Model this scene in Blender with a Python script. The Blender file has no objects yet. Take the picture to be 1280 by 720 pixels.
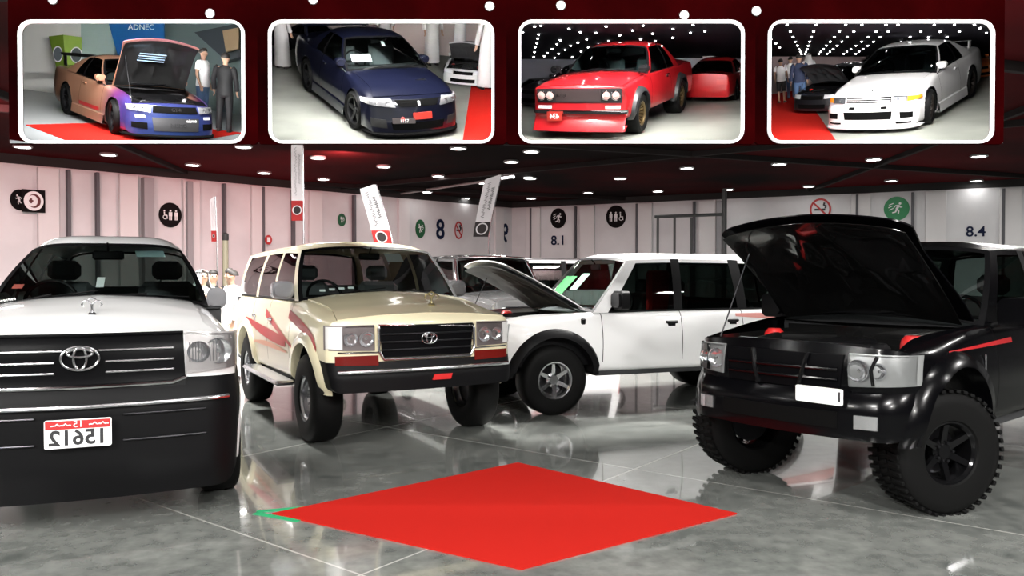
import bpy, bmesh, math, random
from mathutils import Vector, Matrix
import numpy as np
scene = bpy.context.scene
COL = scene.collection
PI = math.pi
random.seed(7)
def rad(a): return a * PI / 180.0
def lerp(a, b, t): return a + (b - a) * t

# ------------------------------------------------------------------ materials
MATS = {}
def mat(name, col=(.5, .5, .5), rough=.5, metal=0.0, coat=0.0, emit=None, estr=0.0, spec=.5, noise=None, bump=None):
    if name in MATS: return MATS[name]
    m = bpy.data.materials.new(name); m.use_nodes = True
    nt = m.node_tree; b = nt.nodes['Principled BSDF']
    b.inputs['Base Color'].default_value = (*col, 1)
    b.inputs['Roughness'].default_value = rough
    b.inputs['Metallic'].default_value = metal
    b.inputs['Specular IOR Level'].default_value = spec
    b.inputs['Coat Weight'].default_value = coat
    b.inputs['Coat Roughness'].default_value = .04
    if emit:
        b.inputs['Emission Color'].default_value = (*emit, 1)
        b.inputs['Emission Strength'].default_value = estr
    if noise:                                   # (scale, other colour, contrast low, contrast high)
        tc = nt.nodes.new('ShaderNodeTexCoord'); n = nt.nodes.new('ShaderNodeTexNoise')
        n.inputs['Scale'].default_value = noise[0]; n.inputs['Detail'].default_value = 6
        r = nt.nodes.new('ShaderNodeValToRGB')
        r.color_ramp.elements[0].color = (*col, 1); r.color_ramp.elements[1].color = (*noise[1], 1)
        r.color_ramp.elements[0].position = noise[2]; r.color_ramp.elements[1].position = noise[3]
        nt.links.new(tc.outputs['Object'], n.inputs['Vector']); nt.links.new(n.outputs['Fac'], r.inputs['Fac'])
        nt.links.new(r.outputs['Color'], b.inputs['Base Color'])
    if bump:
        tc = nt.nodes.new('ShaderNodeTexCoord'); n = nt.nodes.new('ShaderNodeTexNoise')
        n.inputs['Scale'].default_value = bump[0]
        bp = nt.nodes.new('ShaderNodeBump'); bp.inputs['Strength'].default_value = bump[1]; bp.inputs['Distance'].default_value = bump[2]
        nt.links.new(tc.outputs['Object'], n.inputs['Vector']); nt.links.new(n.outputs['Fac'], bp.inputs['Height'])
        nt.links.new(bp.outputs['Normal'], b.inputs['Normal'])
    MATS[name] = m
    return m
def glass(name, tint=(.75, .8, .78), rough=.02, ior=1.5):
    if name in MATS: return MATS[name]
    m = bpy.data.materials.new(name); m.use_nodes = True
    nt = m.node_tree; nt.nodes.clear()
    o = nt.nodes.new('ShaderNodeOutputMaterial'); mx = nt.nodes.new('ShaderNodeMixShader')
    t = nt.nodes.new('ShaderNodeBsdfTransparent'); t.inputs[0].default_value = (*tint, 1)
    g = nt.nodes.new('ShaderNodeBsdfGlossy'); g.inputs['Roughness'].default_value = rough
    fr = nt.nodes.new('ShaderNodeFresnel'); fr.inputs['IOR'].default_value = ior
    nt.links.new(fr.outputs[0], mx.inputs[0]); nt.links.new(t.outputs[0], mx.inputs[1]); nt.links.new(g.outputs[0], mx.inputs[2])
    nt.links.new(mx.outputs[0], o.inputs[0])
    MATS[name] = m
    return m
def paint(name, col, metal=0.0, rough=.35): return mat(name, col, rough, metal, 1.0)
BLACK = mat('black_plastic', (.0025, .0025, .003), .5, spec=.14)
GAP = mat('shut_line', (.003, .003, .003), .8, spec=.05)
CHROME = mat('chrome', (.82, .82, .84), .08, 1.0)
SILVER = mat('silver_metal', (.55, .55, .57), .25, 1.0)
DARKMETAL = mat('dark_metal', (.03, .03, .033), .3, .8)
RUBBER = mat('tyre_rubber', (.0035, .0035, .0035), .6, spec=.12)
TRIM = mat('dark_interior', (.025, .026, .028), .7)
SEATM = mat('grey_seat_cloth', (.10, .11, .115), .8)
LENS = glass('clear_lens', (.95, .95, .95))
REFL = mat('lamp_reflector', (.85, .86, .88), .18, .9)
WIN = glass('window_glass', (.42, .52, .50))
DWIN = glass('smoked_glass', (.10, .13, .12))
WHITE = mat('white_plastic', (.8, .8, .8), .4)
REDP = mat('red_plastic', (.55, .02, .02), .35)
AMBER = mat('amber_lens', (.9, .28, .02), .2, coat=1.0)
INK = mat('black_ink', (.02, .02, .022), .6)
PAPER = mat('white_paper', (.85, .86, .86), .7)

# ------------------------------------------------------------------ mesh collector
class MB:
    def __init__(s): s.v = []; s.f = []; s.m = []
    def add(s, vs, fs, mi=0):
        o = len(s.v); s.v += [tuple(p) for p in vs]
        for f in fs: s.f.append(tuple(i + o for i in f)); s.m.append(mi)
        return s
    def grid(s, P, mi=0, close=False):           # P[i][j] rows of points
        n = len(P[0]); vs = [p for r in P for p in r]; fs = []
        for i in range(len(P) - 1):
            for j in range(n if close else n - 1):
                k = (j + 1) % n
                fs.append((i * n + j, i * n + k, (i + 1) * n + k, (i + 1) * n + j))
        return s.add(vs, fs, mi)
    def box(s, c, d, bev=.0, mi=0, R=None):
        hx, hy, hz = d[0] / 2, d[1] / 2, d[2] / 2
        b = min(bev, hx * .9, hy * .9, hz * .9)
        vs = []; fs = []
        if b <= 0:
            vs = [(x, y, z) for x in (-hx, hx) for y in (-hy, hy) for z in (-hz, hz)]
            fs = [(0, 1, 3, 2), (4, 6, 7, 5), (0, 4, 5, 1), (2, 3, 7, 6), (0, 2, 6, 4), (1, 5, 7, 3)]
        else:
            idx = {}
            for x in (-1, 1):
                for y in (-1, 1):
                    for z in (-1, 1):
                        for a in range(3):
                            p = [x * (hx - b), y * (hy - b), z * (hz - b)]
                            p[a] = (x * hx, y * hy, z * hz)[a]
                            idx[(x, y, z, a)] = len(vs); vs.append(tuple(p))
            q = [(-1, -1), (1, -1), (1, 1), (-1, 1)]
            def key(a, sgn, u, w):
                k = [0, 0, 0]; k[a] = sgn; k[(a + 1) % 3] = u; k[(a + 2) % 3] = w
                return tuple(k)
            for a in range(3):
                for sg in (-1, 1):
                    fs.append(tuple(idx[key(a, sg, u, w) + (a,)] for u, w in q))
            for a in range(3):                     # edges parallel to axis a
                b1, b2 = (a + 1) % 3, (a + 2) % 3
                for u in (-1, 1):
                    for w in (-1, 1):
                        fs.append((idx[key(a, -1, u, w) + (b1,)], idx[key(a, 1, u, w) + (b1,)],
                                   idx[key(a, 1, u, w) + (b2,)], idx[key(a, -1, u, w) + (b2,)]))
            for x in (-1, 1):
                for y in (-1, 1):
                    for z in (-1, 1): fs.append(tuple(idx[(x, y, z, a)] for a in range(3)))
        if R is not None: vs = [tuple(R @ Vector(p)) for p in vs]
        return s.add([(p[0] + c[0], p[1] + c[1], p[2] + c[2]) for p in vs], fs, mi)
    def tube(s, path, r, n=8, mi=0, caps=True, closed=False):
        path = [Vector(p) for p in path]; rings = []; m = len(path)
        rs = r if isinstance(r, (list, tuple)) else [r] * m
        up = None
        for i in range(m):
            if closed: t = path[(i + 1) % m] - path[i - 1]
            else: t = path[min(i + 1, m - 1)] - path[max(i - 1, 0)]
            t.normalize()
            if up is None: up = Vector((0, 0, 1)) if abs(t.z) < .9 else Vector((1, 0, 0))
            a = t.cross(up).normalized(); up = a.cross(t).normalized()
            rings.append([tuple(path[i] + (a * math.cos(2 * PI * k / n) + up * math.sin(2 * PI * k / n)) * rs[i]) for k in range(n)])
        if closed: rings.append(rings[0])
        s.grid(rings, mi, True)
        if caps and not closed:
            s.add(rings[0], [tuple(range(n))], mi); s.add(rings[-1], [tuple(range(n))], mi)
        return s
    def lathe(s, prof, c=(0, 0, 0), axis='z', n=32, mi=0, a0=0, a1=2 * PI):
        full = abs(a1 - a0 - 2 * PI) < 1e-6
        rows = []
        for r, h in prof:
            row = []
            for k in range(n if full else n + 1):
                a = a0 + (a1 - a0) * k / n; u, w = r * math.cos(a), r * math.sin(a)
                p = {'z': (u, w, h), 'x': (h, u, w), 'y': (u, h, w)}[axis]
                row.append((p[0] + c[0], p[1] + c[1], p[2] + c[2]))
            rows.append(row)
        return s.grid(rows, mi, full)
    def prism(s, poly, d0, d1, fn=None, mi=0, bev=0):
        """poly of 2D points, extruded from d0 to d1; fn(u, w, d) maps to 3D"""
        fn = fn or (lambda u, w, d: (u, d, w))
        n = len(poly)
        A = [fn(u, w, d0) for u, w in poly]; B = [fn(u, w, d1) for u, w in poly]
        s.add(A + B, [tuple(range(n)), tuple(range(2 * n - 1, n - 1, -1))] + [(i, (i + 1) % n, (i + 1) % n + n, i + n) for i in range(n)], mi)
        return s
    def build(s, name, mats, parent=None, loc=None, ang=35, merge=1e-5, solid=0, rot=None):
        if not isinstance(mats, (list, tuple)): mats = [mats]
        me = bpy.data.meshes.new(name); me.from_pydata(s.v, [], s.f)
        for m in mats: me.materials.append(m)
        me.polygons.foreach_set('material_index', s.m)
        bm = bmesh.new(); bm.from_mesh(me)
        if merge:
            bmesh.ops.remove_doubles(bm, verts=bm.verts, dist=merge)
            bmesh.ops.dissolve_degenerate(bm, dist=1e-6, edges=bm.edges)
        bmesh.ops.recalc_face_normals(bm, faces=bm.faces)
        if solid: bmesh.ops.solidify(bm, geom=list(bm.faces), thickness=solid)
        bm.to_mesh(me); bm.free()
        if ang:
            me.shade_smooth(); me.set_sharp_from_angle(angle=rad(ang))
        o = bpy.data.objects.new(name, me); COL.objects.link(o)
        if parent is not None: o.parent = parent
        if loc is not None: o.location = loc
        if rot is not None: o.rotation_euler = rot
        return o
def tag(o, label=None, cat=None, group=None, kind=None):
    if label: o['label'] = label
    if cat: o['category'] = cat
    if group: o['group'] = group
    if kind: o['kind'] = kind
    return o
def thing(name, label, cat, loc=(0, 0, 0), rz=0.0, group=None):
    o = bpy.data.objects.new(name, None); COL.objects.link(o)
    o.location = loc; o.rotation_euler = (0, 0, rz); o.empty_display_size = .1
    return tag(o, label, cat, group)
def copy_tree(o, parent=None):
    c = o.copy(); COL.objects.link(c)
    if parent is not None: c.parent = parent
    for ch in list(o.children): copy_tree(ch, c)
    return c
def ellipse(a, b, n=32, c=(0, 0)): return [(c[0] + a * math.cos(2 * PI * k / n), c[1] + b * math.sin(2 * PI * k / n)) for k in range(n)]
def rrect(w, h, r, n=6, c=(0, 0)):
    P = []
    for cx, cy, a0 in ((w / 2 - r, h / 2 - r, 0), (-w / 2 + r, h / 2 - r, PI / 2), (-w / 2 + r, -h / 2 + r, PI), (w / 2 - r, -h / 2 + r, 1.5 * PI)):
        for k in range(n + 1):
            a = a0 + PI / 2 * k / n; P.append((c[0] + cx + r * math.cos(a), c[1] + cy + r * math.sin(a)))
    return P
def ring(mb, outer, inner, d0, d1, fn=None, mi=0):
    fn = fn or (lambda u, w, d: (u, d, w))
    rows = [[fn(u, w, d) for u, w in P] for P, d in ((inner, d1), (inner, d0), (outer, d0), (outer, d1), (inner, d1))]
    return mb.grid(rows, mi, True)
def text_mb(body, size, depth, fn, mb=None, mi=0, mirror=False, bold=0.0, squeeze=1.0):
    """letters as meshes, centred on (0,0); fn(u, w, d) -> 3D"""
    cu = bpy.data.curves.new('t', 'FONT'); cu.body = body; cu.size = size; cu.align_x = 'CENTER'; cu.align_y = 'CENTER'
    cu.extrude = depth / 2; cu.offset = bold; cu.resolution_u = 3
    ob = bpy.data.objects.new('t', cu); COL.objects.link(ob)
    dg = bpy.context.evaluated_depsgraph_get(); me = ob.evaluated_get(dg).to_mesh()
    mb = mb or MB(); sx = (-1 if mirror else 1) * squeeze
    mb.add([fn(v.co.x * sx, v.co.y, v.co.z + depth / 2) for v in me.vertices], [tuple(p.vertices) for p in me.polygons], mi)
    ob.evaluated_get(dg).to_mesh_clear(); bpy.data.objects.remove(ob); bpy.data.curves.remove(cu)
    return mb
def pch(pts):
    """monotone cubic through (t, value) points"""
    xs = [p[0] for p in pts]; ys = [p[1] for p in pts]; n = len(xs)
    if n == 1: return lambda t: ys[0]
    d = [(ys[i + 1] - ys[i]) / (xs[i + 1] - xs[i]) for i in range(n - 1)]
    m = [d[0]] + [0 if d[i - 1] * d[i] <= 0 else 2 * d[i - 1] * d[i] / (d[i - 1] + d[i]) for i in range(1, n - 1)] + [d[-1]]
    def f(t):
        if t <= xs[0]: return ys[0]
        if t >= xs[-1]: return ys[-1]
        i = 0
        while t > xs[i + 1]: i += 1
        h = xs[i + 1] - xs[i]; u = (t - xs[i]) / h
        return ys[i] * (1 + 2 * u) * (1 - u) ** 2 + h * m[i] * u * (1 - u) ** 2 + ys[i + 1] * u * u * (3 - 2 * u) + h * m[i + 1] * u * u * (u - 1)
    return f
# ------------------------------------------------------------------ vehicles
# car space: x across (as seen from the front), y from the nose (0) to the tail (L), z up
class Car:
    def __init__(s, name, label, cat, sp, body, group=None):
        s.sp = sp; s.L, s.W, s.H = sp['L'], sp['W'], sp['H']; s.body = body
        s.root = thing(name, label, cat, group=group)
        g = lambda k, d: pch(sp.get(k, d)) if isinstance(sp.get(k, d), (list, tuple)) else (lambda t, v=sp.get(k, d): v)
        s.w = g('w', s.W / 2); s.zb = g('zb', .3); s.zs = g('zs', 1.1); s.zc = g('zc', 1.2)
        s.kb = g('kb', .93); s.rs = g('rs', .07); s.ks = sp.get('ks', .96); s.zmf = sp.get('zmf', .55)
        s.prof = pch(sp['prof']); s.tprof = pch(sp.get('tprof', [(.2, .08), (.5, 0), (1.2, .05)]))
        s.bow = sp.get('bow', .08); s.cr = sp.get('cr', .18); s.tcr = sp.get('tcr', .12)
        s.fl = sp.get('fall', .75)
        s.gh = sp['gh']
        s.axles = sp['axles']; s.R = sp['R']; s.Ra = sp.get('Ra', s.R + .06)
        s.make_body(); s.make_cabin()
    def part(s, name, mb, mats, parent=None, **k):
        mb.v = [(p[0], p[1] - s.L / 2, p[2]) for p in mb.v]
        return mb.build(name, mats, parent or s.root, **k)
    def place(s, lx, ly, X, Y, theta, Z=0.0, scale=1.0, base=None):
        R = Matrix.Rotation(theta, 4, 'Z'); p = R @ Vector((lx * scale, (ly - s.L / 2) * scale, 0))
        M = Matrix.Translation((X - p.x, Y - p.y, Z)) @ R @ Matrix.Scale(scale, 4)
        s.root.matrix_world = (base @ M) if base is not None else M
    # --- shape functions
    def plan(s, x):
        w = s.w(0); ax = min(abs(x), w); y = s.bow * (ax / w) ** 2
        c = s.cr; d = ax - (w - c)
        if d > 0: y += c - math.sqrt(max(0, c * c - d * d))
        return y
    def nose(s, x, z): return s.plan(x) + s.prof(z)
    def tail(s, x, z):
        w = s.w(s.L); ax = min(abs(x), w); c = s.tcr; d = ax - (w - c)
        return .04 * (ax / w) ** 2 + (c - math.sqrt(max(0, c * c - d * d)) if d > 0 else 0) + s.tprof(z)
    def section(s, y):
        w, zb, zs, zc = s.w(y), s.zb(y), s.zs(y), s.zc(y); wt = w * s.kb(y); zm = lerp(zb, zs, s.zmf)
        P = [(0, zb), (w * s.ks, zb), (w, zm), (wt, zs), (wt * .55, lerp(zs, zc, .75)), (0, zc)]
        Rr = [0, .09, .3, s.rs(y), .3, 0]; nf = [0, 4, 4, 5, 3, 0]
        seg = [[0, .5, 1], [0, .2, .4, .6, .8, 1], [0, .14, .28, .42, .56, .7, .85, 1], [0, .03, .045, .12, .2, .3, .45, .65, .85, 1], [0, .2, .4, .6, .8, 1]]
        ends = []
        for i in range(5):
            a, b = Vector(P[i]), Vector(P[i + 1]); l = (b - a).length or 1e-6
            ends.append((a + (b - a) * min(Rr[i] / l, .45), b - (b - a) * min(Rr[i + 1] / l, .45)))
        out = []; idx = {}
        for i in range(5):
            idx['s%d' % i] = len(out)
            a, b = ends[i]
            for t in seg[i]: out.append(tuple(a + (b - a) * t))
            if i < 4 and nf[i + 1]:
                c = ends[i + 1][0]; k = Vector(P[i + 1]); a = b
                idx['f%d' % (i + 1)] = len(out)
                for q in range(1, nf[i + 1]):
                    t = q / nf[i + 1]; out.append(tuple(a * (1 - t) ** 2 + k * 2 * t * (1 - t) + c * t * t))
        s.J = idx
        return out
    def sec_x(s, y, z):
        P = s.section(y)[s.J['s0'] + 2:s.J['s3'] + 1]
        for a, b in zip(P, P[1:]):
            if a[1] <= z <= b[1] and b[1] > a[1]: return lerp(a[0], b[0], (z - a[1]) / (b[1] - a[1]))
        return P[-1][0] if z > P[-1][1] else P[1][0]
    def side_x(s, y, z):
        y = min(y, s.L); yr = y; x = s.sec_x(max(yr, 0), z)
        if y > s.fl: return x
        for k in range(14):
            yr = lerp(yr, y - s.nose(x, z) * max(0, 1 - max(yr, 0) / s.fl) ** 1.3, .6); x = s.sec_x(max(yr, 0), z)
        if yr < 0:                                   # on the rounded corner itself
            lo, hi = 0.0, x
            for k in range(18):
                m = (lo + hi) / 2
                if s.nose(m, z) < y: lo = m
                else: hi = m
            x = lo
        return x
    def top_z(s, x, y):
        P = s.section(y)[s.J['s3']:]; ax = abs(x)
        for a, b in zip(P, P[1:]):
            if b[0] <= ax <= a[0] and a[0] > b[0]: return lerp(a[1], b[1], (a[0] - ax) / (a[0] - b[0]))
        return P[0][1]
    # --- body shell
    def make_body(s):
        sp = s.sp; L = s.L; gaps = []; marks = [0.0, L]
        doors = sp.get('doors', [])                       # (y0, y1)
        hood = sp.get('hood')                             # (y0, y1)
        for d in doors: gaps += [d[0], d[1]]
        if hood: gaps.append(hood[1]); marks.append(hood[0])
        deck = sp.get('deck', L); marks.append(deck)
        if sp.get('boot'): gaps.append(sp['boot'])
        bl = sp.get('bump', (0, 0)); marks.append(bl[0])
        for gp in gaps: marks += [gp - .005, gp + .005]
        y = 0
        while y < L: marks.append(y); y += .04
        ys = []
        for y in sorted(marks):
            if not ys or y - ys[-1] > .012 or any(abs(abs(y - gp) - .005) < 1e-6 for gp in gaps):
                if ys and y - ys[-1] < 1e-4: continue
                ys.append(y)
        if ys[-1] < L: ys[-1] = L
        S = [s.section(y) for y in ys]; N = len(S[0]); J = s.J
        jT, jS = J['s3'], J['s1']; jD = jS + sp.get('door_j', 1)
        def fin(x, z, y):
            f = max(0, 1 - y / s.fl) ** 1.3; g = max(0, 1 - (L - y) / .5) ** 1.3
            return (x, y + s.nose(x, z) * f - s.tail(x, z) * g, z)
        G = [[fin(p[0], p[1], y) for p in row] for row, y in zip(S, ys)]
        cen = [(yc, s.R) for yc in s.axles]
        def inside(p): return any(math.hypot(p[1] - a, p[2] - c) < s.Ra for a, c in cen)
        parts = {}
        def cell(i, j):
            y = (ys[i] + ys[i + 1]) / 2; narrow = ys[i + 1] - ys[i] < .0125
            if j >= jT:
                if y > s.gh['cowl'] and y < deck: return None
                if hood and hood[0] < y < hood[1] - .004:
                    if j == jT + 1: return 'gap'
                    if j > jT + 1: return 'bonnet'
                if narrow and hood and abs(y - hood[1]) < .006: return 'gap'
                if sp.get('boot') and narrow and abs(y - sp['boot']) < .006: return 'gap'
                if sp.get('boot') and y > sp['boot'] and j > jT + 1: return 'boot_lid'
                return 'body'
            if jD <= j < jT:
                for k, d in enumerate(doors):
                    if narrow and (abs(y - d[0]) < .006 or abs(y - d[1]) < .006): return 'gap'
                    if d[0] < y < d[1]: return 'door%d' % k
            if bl[0] and y < bl[0] and jS - 4 < j and S[0][j][1] < bl[1]: return 'front_bumper'
            return 'body'
        for sx in (1, -1):
            for i in range(len(ys) - 1):
                for j in range(N - 1):
                    q = [G[i][j], G[i][j + 1], G[i + 1][j + 1], G[i + 1][j]]
                    ins = [inside(p) for p in q]
                    if all(ins): continue
                    k = cell(i, j)
                    if k is None: continue
                    if any(ins):
                        q2 = []
                        for p, b in zip(q, ins):
                            if b:
                                a, c = min(cen, key=lambda e: abs(e[0] - p[1])); d = math.hypot(p[1] - a, p[2] - c) or 1e-6
                                p = (p[0], a + (p[1] - a) * s.Ra / d, c + (p[2] - c) * s.Ra / d)
                            q2.append(p)
                        q = q2
                    q = [(p[0] * sx, p[1], p[2]) for p in q]
                    if k.startswith('door'): k += 'R' if sx > 0 else 'L'
                    mi = 1 if k == 'gap' else 0
                    key = 'body' if k == 'gap' else k
                    parts.setdefault(key, MB()).add(q, [(0, 1, 2, 3)], mi)
        # nose and tail caps
        for end in (0, 1):
            row = S[-1 if end else 0]; y0 = ys[-1] if end else 0.0
            top = row[jT:]; xs = [p[0] for p in top]; zt = [p[1] for p in top]
            lower = row[J['s0'] + 2:jT + 1]
            zlo, zhi = lower[0][1], lower[-1][1]
            rows = []
            for p in lower:
                fx = p[0] / xs[0]; t = ((p[1] - zlo) / max(zhi - zlo, 1e-6)) ** 6
                r = []
                for x, z in zip(xs, zt): r.append((x * fx, p[1] + (z - zhi) * t))
                r = r + [(-x, z) for x, z in r[-2::-1]]
                rows.append([fin(x, z, y0) for x, z in r])
            for a, b, p in zip(rows, rows[1:], lower):
                key = 'front_bumper' if (not end and bl[0] and p[1] < bl[1]) else 'body'
                if not end and sp.get('open_nose') and sp['open_nose'][0] < p[1] < sp['open_nose'][1]: continue
                parts.setdefault(key, MB()).grid([a, b])
        s.objs = {}
        for k, mb in parts.items():
            if k == 'bonnet': s.bonnet_mb = mb; continue
            nm = 'door' if k.startswith('door') else k
            mats = [s.body, GAP]
            if k == 'front_bumper': mats = [sp.get('bumper_mat', s.body), GAP]
            s.objs[k] = s.part(nm, mb, mats, ang=40, merge=2e-4)
        if hood: s.make_bonnet()
        for yc in s.axles:                                # dark liner inside each wheel arch
            for sx in (1, -1):
                x1 = s.w(yc) - .03; x0 = x1 - .36; mb = MB()
                P = [[(x, yc + s.Ra * math.cos(a), s.R + s.Ra * math.sin(a)) for a in [PI * k / 16 - .25 * (1 - k / 8) for k in range(17)]] for x in (x0, x1)]
                P = [[(x, yc + s.Ra * 1.01 * math.cos(-.35 + (PI + .7) * k / 16), max(s.zb(yc) - .02, s.R + s.Ra * 1.01 * math.sin(-.35 + (PI + .7) * k / 16))) for k in range(17)] for x in (x0, x1)]
                mb.grid(P); mb.add(P[0], [tuple(range(17))])
                mb.v = [(p[0] * sx, p[1], p[2]) for p in mb.v]
                s.part('wheel_arch_liner', mb, BLACK)
    def make_bonnet(s):
        y0, y1 = s.sp['hood']; ang = s.sp.get('hood_open', 0)
        zh = s.zs(y1) + .02; yh = y1 - .01
        mb = s.bonnet_mb
        mb.v = [(p[0], p[1] - yh, p[2] - zh) for p in mb.v]
        o = mb.build('bonnet', [s.body, GAP], s.root, loc=(0, yh - s.L / 2, zh), ang=40, merge=2e-4, solid=-.012)
        s.bonnet = o
        if ang:
            o.rotation_euler = (-rad(ang), 0, 0)
            # inner panel with pressed ribs, following the skin
            w = s.w(.5) * s.kb(.5) * .86; ub = MB(); n = 12
            def q(x, y, d): return (x, y - yh + s.nose(x, s.zs(y)) * max(0, 1 - y / s.fl) ** 1.3, s.top_z(x, y) - zh - d)
            rows = []
            for i in range(n + 1):
                y = lerp(y0 + .05, y1 - .05, i / n); row = []
                for j in range(25):
                    x = lerp(-w, w, j / 24); u = abs(j - 12) / 12; v = i / n
                    rib = (u > .86) or (v < .1) or (v > .9) or abs(u - v * .75) < .09 or abs(v - .5) < .06 or u < .06
                    row.append(q(x, y, .055 if rib else .022))
                rows.append(row)
            ub.grid(rows); ub.build('bonnet_lining', s.sp.get('lining', TRIM), o, solid=-.004, ang=50)
            # bay
            bay = MB(); wb = s.w(.5) * s.kb(.5) * .93; ya, yb = s.nose(wb * .97, .9) + .08, y1 + .05; zt, zl = s.zs(.4) - .03, .55
            for sx in (-1, 1): bay.grid([[(sx * wb, ya, zl), (sx * wb, yb, zl)], [(sx * wb, ya, zt), (sx * wb, yb, zt + .02)]])
            bay.grid([[(-wb, yb, zl), (wb, yb, zl)], [(-wb, yb, zt + .06), (wb, yb, zt + .06)]])
            bay.grid([[(-wb, ya, zl), (wb, ya, zl)], [(-wb, ya, zt - .06), (wb, ya, zt - .06)]])
            bay.grid([[(-wb, ya, zl), (wb, ya, zl)], [(-wb, yb, zl), (wb, yb, zl)]])
            s.part('engine_bay', bay, s.sp.get('bay_mat', BLACK), ang=0)
            e = MB(); yc = (ya + yb) / 2
            e.box((0, yc, zt - .16), (.46, yb - ya - .3, .22), .04); e.box((0, yc, zt - .04), (.3, (yb - ya) * .6, .06), .02)
            for k in range(6): e.tube([(-.1, yc - .25 + k * .1, zt - .05), (-.28, yc - .25 + k * .1, zt - .08), (-.36, yc - .25 + k * .1, zt - .25)], .025, 8)
            s.part('engine', e, s.sp.get('engine_mat', DARKMETAL))
            e = MB(); e.box((0, ya + .08, zt - .07), (wb * 1.4, .07, .16), .02)
            s.part('radiator', e, DARKMETAL)
            e = MB(); e.box((wb * .72, yb - .35, zt - .12), (.2, .3, .2), .02); e.box((wb * .72, yb - .35, zt - .01), (.16, .26, .02), .005)
            s.part('battery', e, BLACK)
            e = MB(); e.tube([(-wb * .6, ya + .15, zt - .05), (-wb * .66, yc, zt - .02), (-wb * .3, yb - .2, zt - .03)], .045, 10)
            s.part('air_intake_hose', e, RUBBER)
            for sx in (-1, 1):
                e = MB(); e.lathe([(.0, .05), (.05, .05), (.075, .02), (.085, -.02), (.085, -.06)], (sx * wb * .72, yc + .02, zt + .0), 'z', 20)
                s.part('strut_cap', e, s.sp.get('cap_mat', REDP))
            e = MB(); a = rad(ang); rod = Vector((-wb * .9, y0 + .35, zt)); Lh = (yh - y0 - .45)
            tip = Vector((-wb * .8, yh - Lh * math.cos(a), zh + Lh * math.sin(a)))
            e.tube([rod, tip], .006, 6); s.part('bonnet_prop', e, DARKMETAL)
    # --- cabin
    def make_cabin(s):
        g = s.gh; a0, a1 = g['a']; r0, r1 = g['r']; zr = pch(g['zr']); xr = g['xr'] if callable(g['xr']) else (lambda y, v=g['xr']: v)
        crown = g.get('crown', .06); bf, br = g.get('bow', (.14, .06)); bulge = g.get('bulge', .02); inn = g.get('inn', .015)
        def side(yb, yt, t):
            xb = s.w(yb) * s.kb(yb) - inn; zb = s.zs(yb)
            return Vector((xb + (xr(yt) - xb) * t + bulge * 4 * t * (1 - t), lerp(yb, yt, t), zb + (zr(yt) - zb) * t))
        s.gside = side; s.zr = zr
        def roof_z(x, y): return zr(y) + crown * (1 - min(1, abs(x) / xr(y)) ** g.get('cp', 3.2))
        s.roof_z = roof_z
        cols, kinds = g['cols'], g['kinds']
        sl = [0, .035, g.get('top', .93), 1.0]
        frame = {1: MB(), -1: MB()}; wins = []
        for c in range(len(cols) - 1):
            A, B = cols[c], cols[c + 1]; k = kinds[c]
            for r in range(3):
                for sx in (1, -1):
                    P = []
                    for i in range(6):
                        t = lerp(sl[r], sl[r + 1], i / 5); row = []
                        for j in range(5):
                            p = side(lerp(A[0], B[0], j / 4), lerp(A[1], B[1], j / 4), t); row.append((p.x * sx, p.y, p.z))
                        P.append(row)
                    if k == 'g' and r == 1:
                        s.part('side_window', MB().grid(P), g.get('glass', WIN), ang=60)
                    else: frame[sx].grid(P, 1 if (k == 'b' or (r == 0 and k == 'g')) else 0)
        for sx in (1, -1): s.part('window_frame', frame[sx], [s.body, BLACK], ang=30)
        # screens
        for nm, (e0, e1), bow, sg in (('windscreen', cols[0], bf, -1), ('rear_window', cols[-1], br, 1)):
            gl, fr = MB(), MB(); ts = [0, .05, .95, 1.0]; us = [0, .025, .975, 1.0]
            zc = g.get('cowl_rise', .05) if sg < 0 else .03
            def pt(u, t, e0=e0, e1=e1, bow=bow, sg=sg, zc=zc):
                p = side(e0, e1, t); x = lerp(-p.x, p.x, u); q = 1 - (2 * u - 1) ** 2
                zb = s.zs(e0) + zc * q; zt = roof_z(x, e1)
                return (x, lerp(e0, e1, t) + sg * bow * q * (1 - .35 * t), lerp(zb, zt, t) )
            for a in range(3):
                for b in range(3):
                    P = [[pt(lerp(us[b], us[b + 1], j / (16 if b == 1 else 1)), lerp(ts[a], ts[a + 1], i / 8)) for j in range((16 if b == 1 else 1) + 1)] for i in range(9)]
                    (gl if a == 1 and b == 1 else fr).grid(P)
            o = s.part(nm, gl, g.get('wglass' if sg < 0 else 'glass', WIN), ang=60)
            f = s.part('screen_seal', fr, BLACK, o, ang=60)
            if sg < 0: s.wpt = pt
        # roof
        bt, rt = bf * .65, br * .65; P = []
        nu, nv = 28, 24
        for i in range(nv + 1):
            row = []
            for j in range(nu + 1):
                c = -math.cos(PI * j / nu); y0 = cols[0][1] - bt * (1 - c * c); y1 = cols[-1][1] + rt * (1 - c * c)
                yl = lerp(cols[0][1], cols[-1][1], i / nv); y = lerp(y0, y1, i / nv); x = c * xr(yl)
                row.append((x, y, roof_z(x, yl) + g.get('lift', .05) * (1 - abs(c) ** 5) * (1 - math.exp(-(yl - cols[0][1]) / .07)) * (1 - math.exp(-(cols[-1][1] - yl) / .07))))
            P.append(row)
        s.part('roof', MB().grid(P), s.body, ang=60)
        # inside
        if g.get('bare'): return
        zf = .42; wi = s.w(a0 + .3) - .09; tub = MB(); ye = cols[-1][0] - .08; ya = a0 + .05
        zt = s.zs(a0 + .4) - .03
        tub.grid([[(-wi, ya, zt), (-wi, ya, zf), (wi, ya, zf), (wi, ya, zt)], [(-wi, ye, zt), (-wi, ye, zf), (wi, ye, zf), (wi, ye, zt)]])
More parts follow.
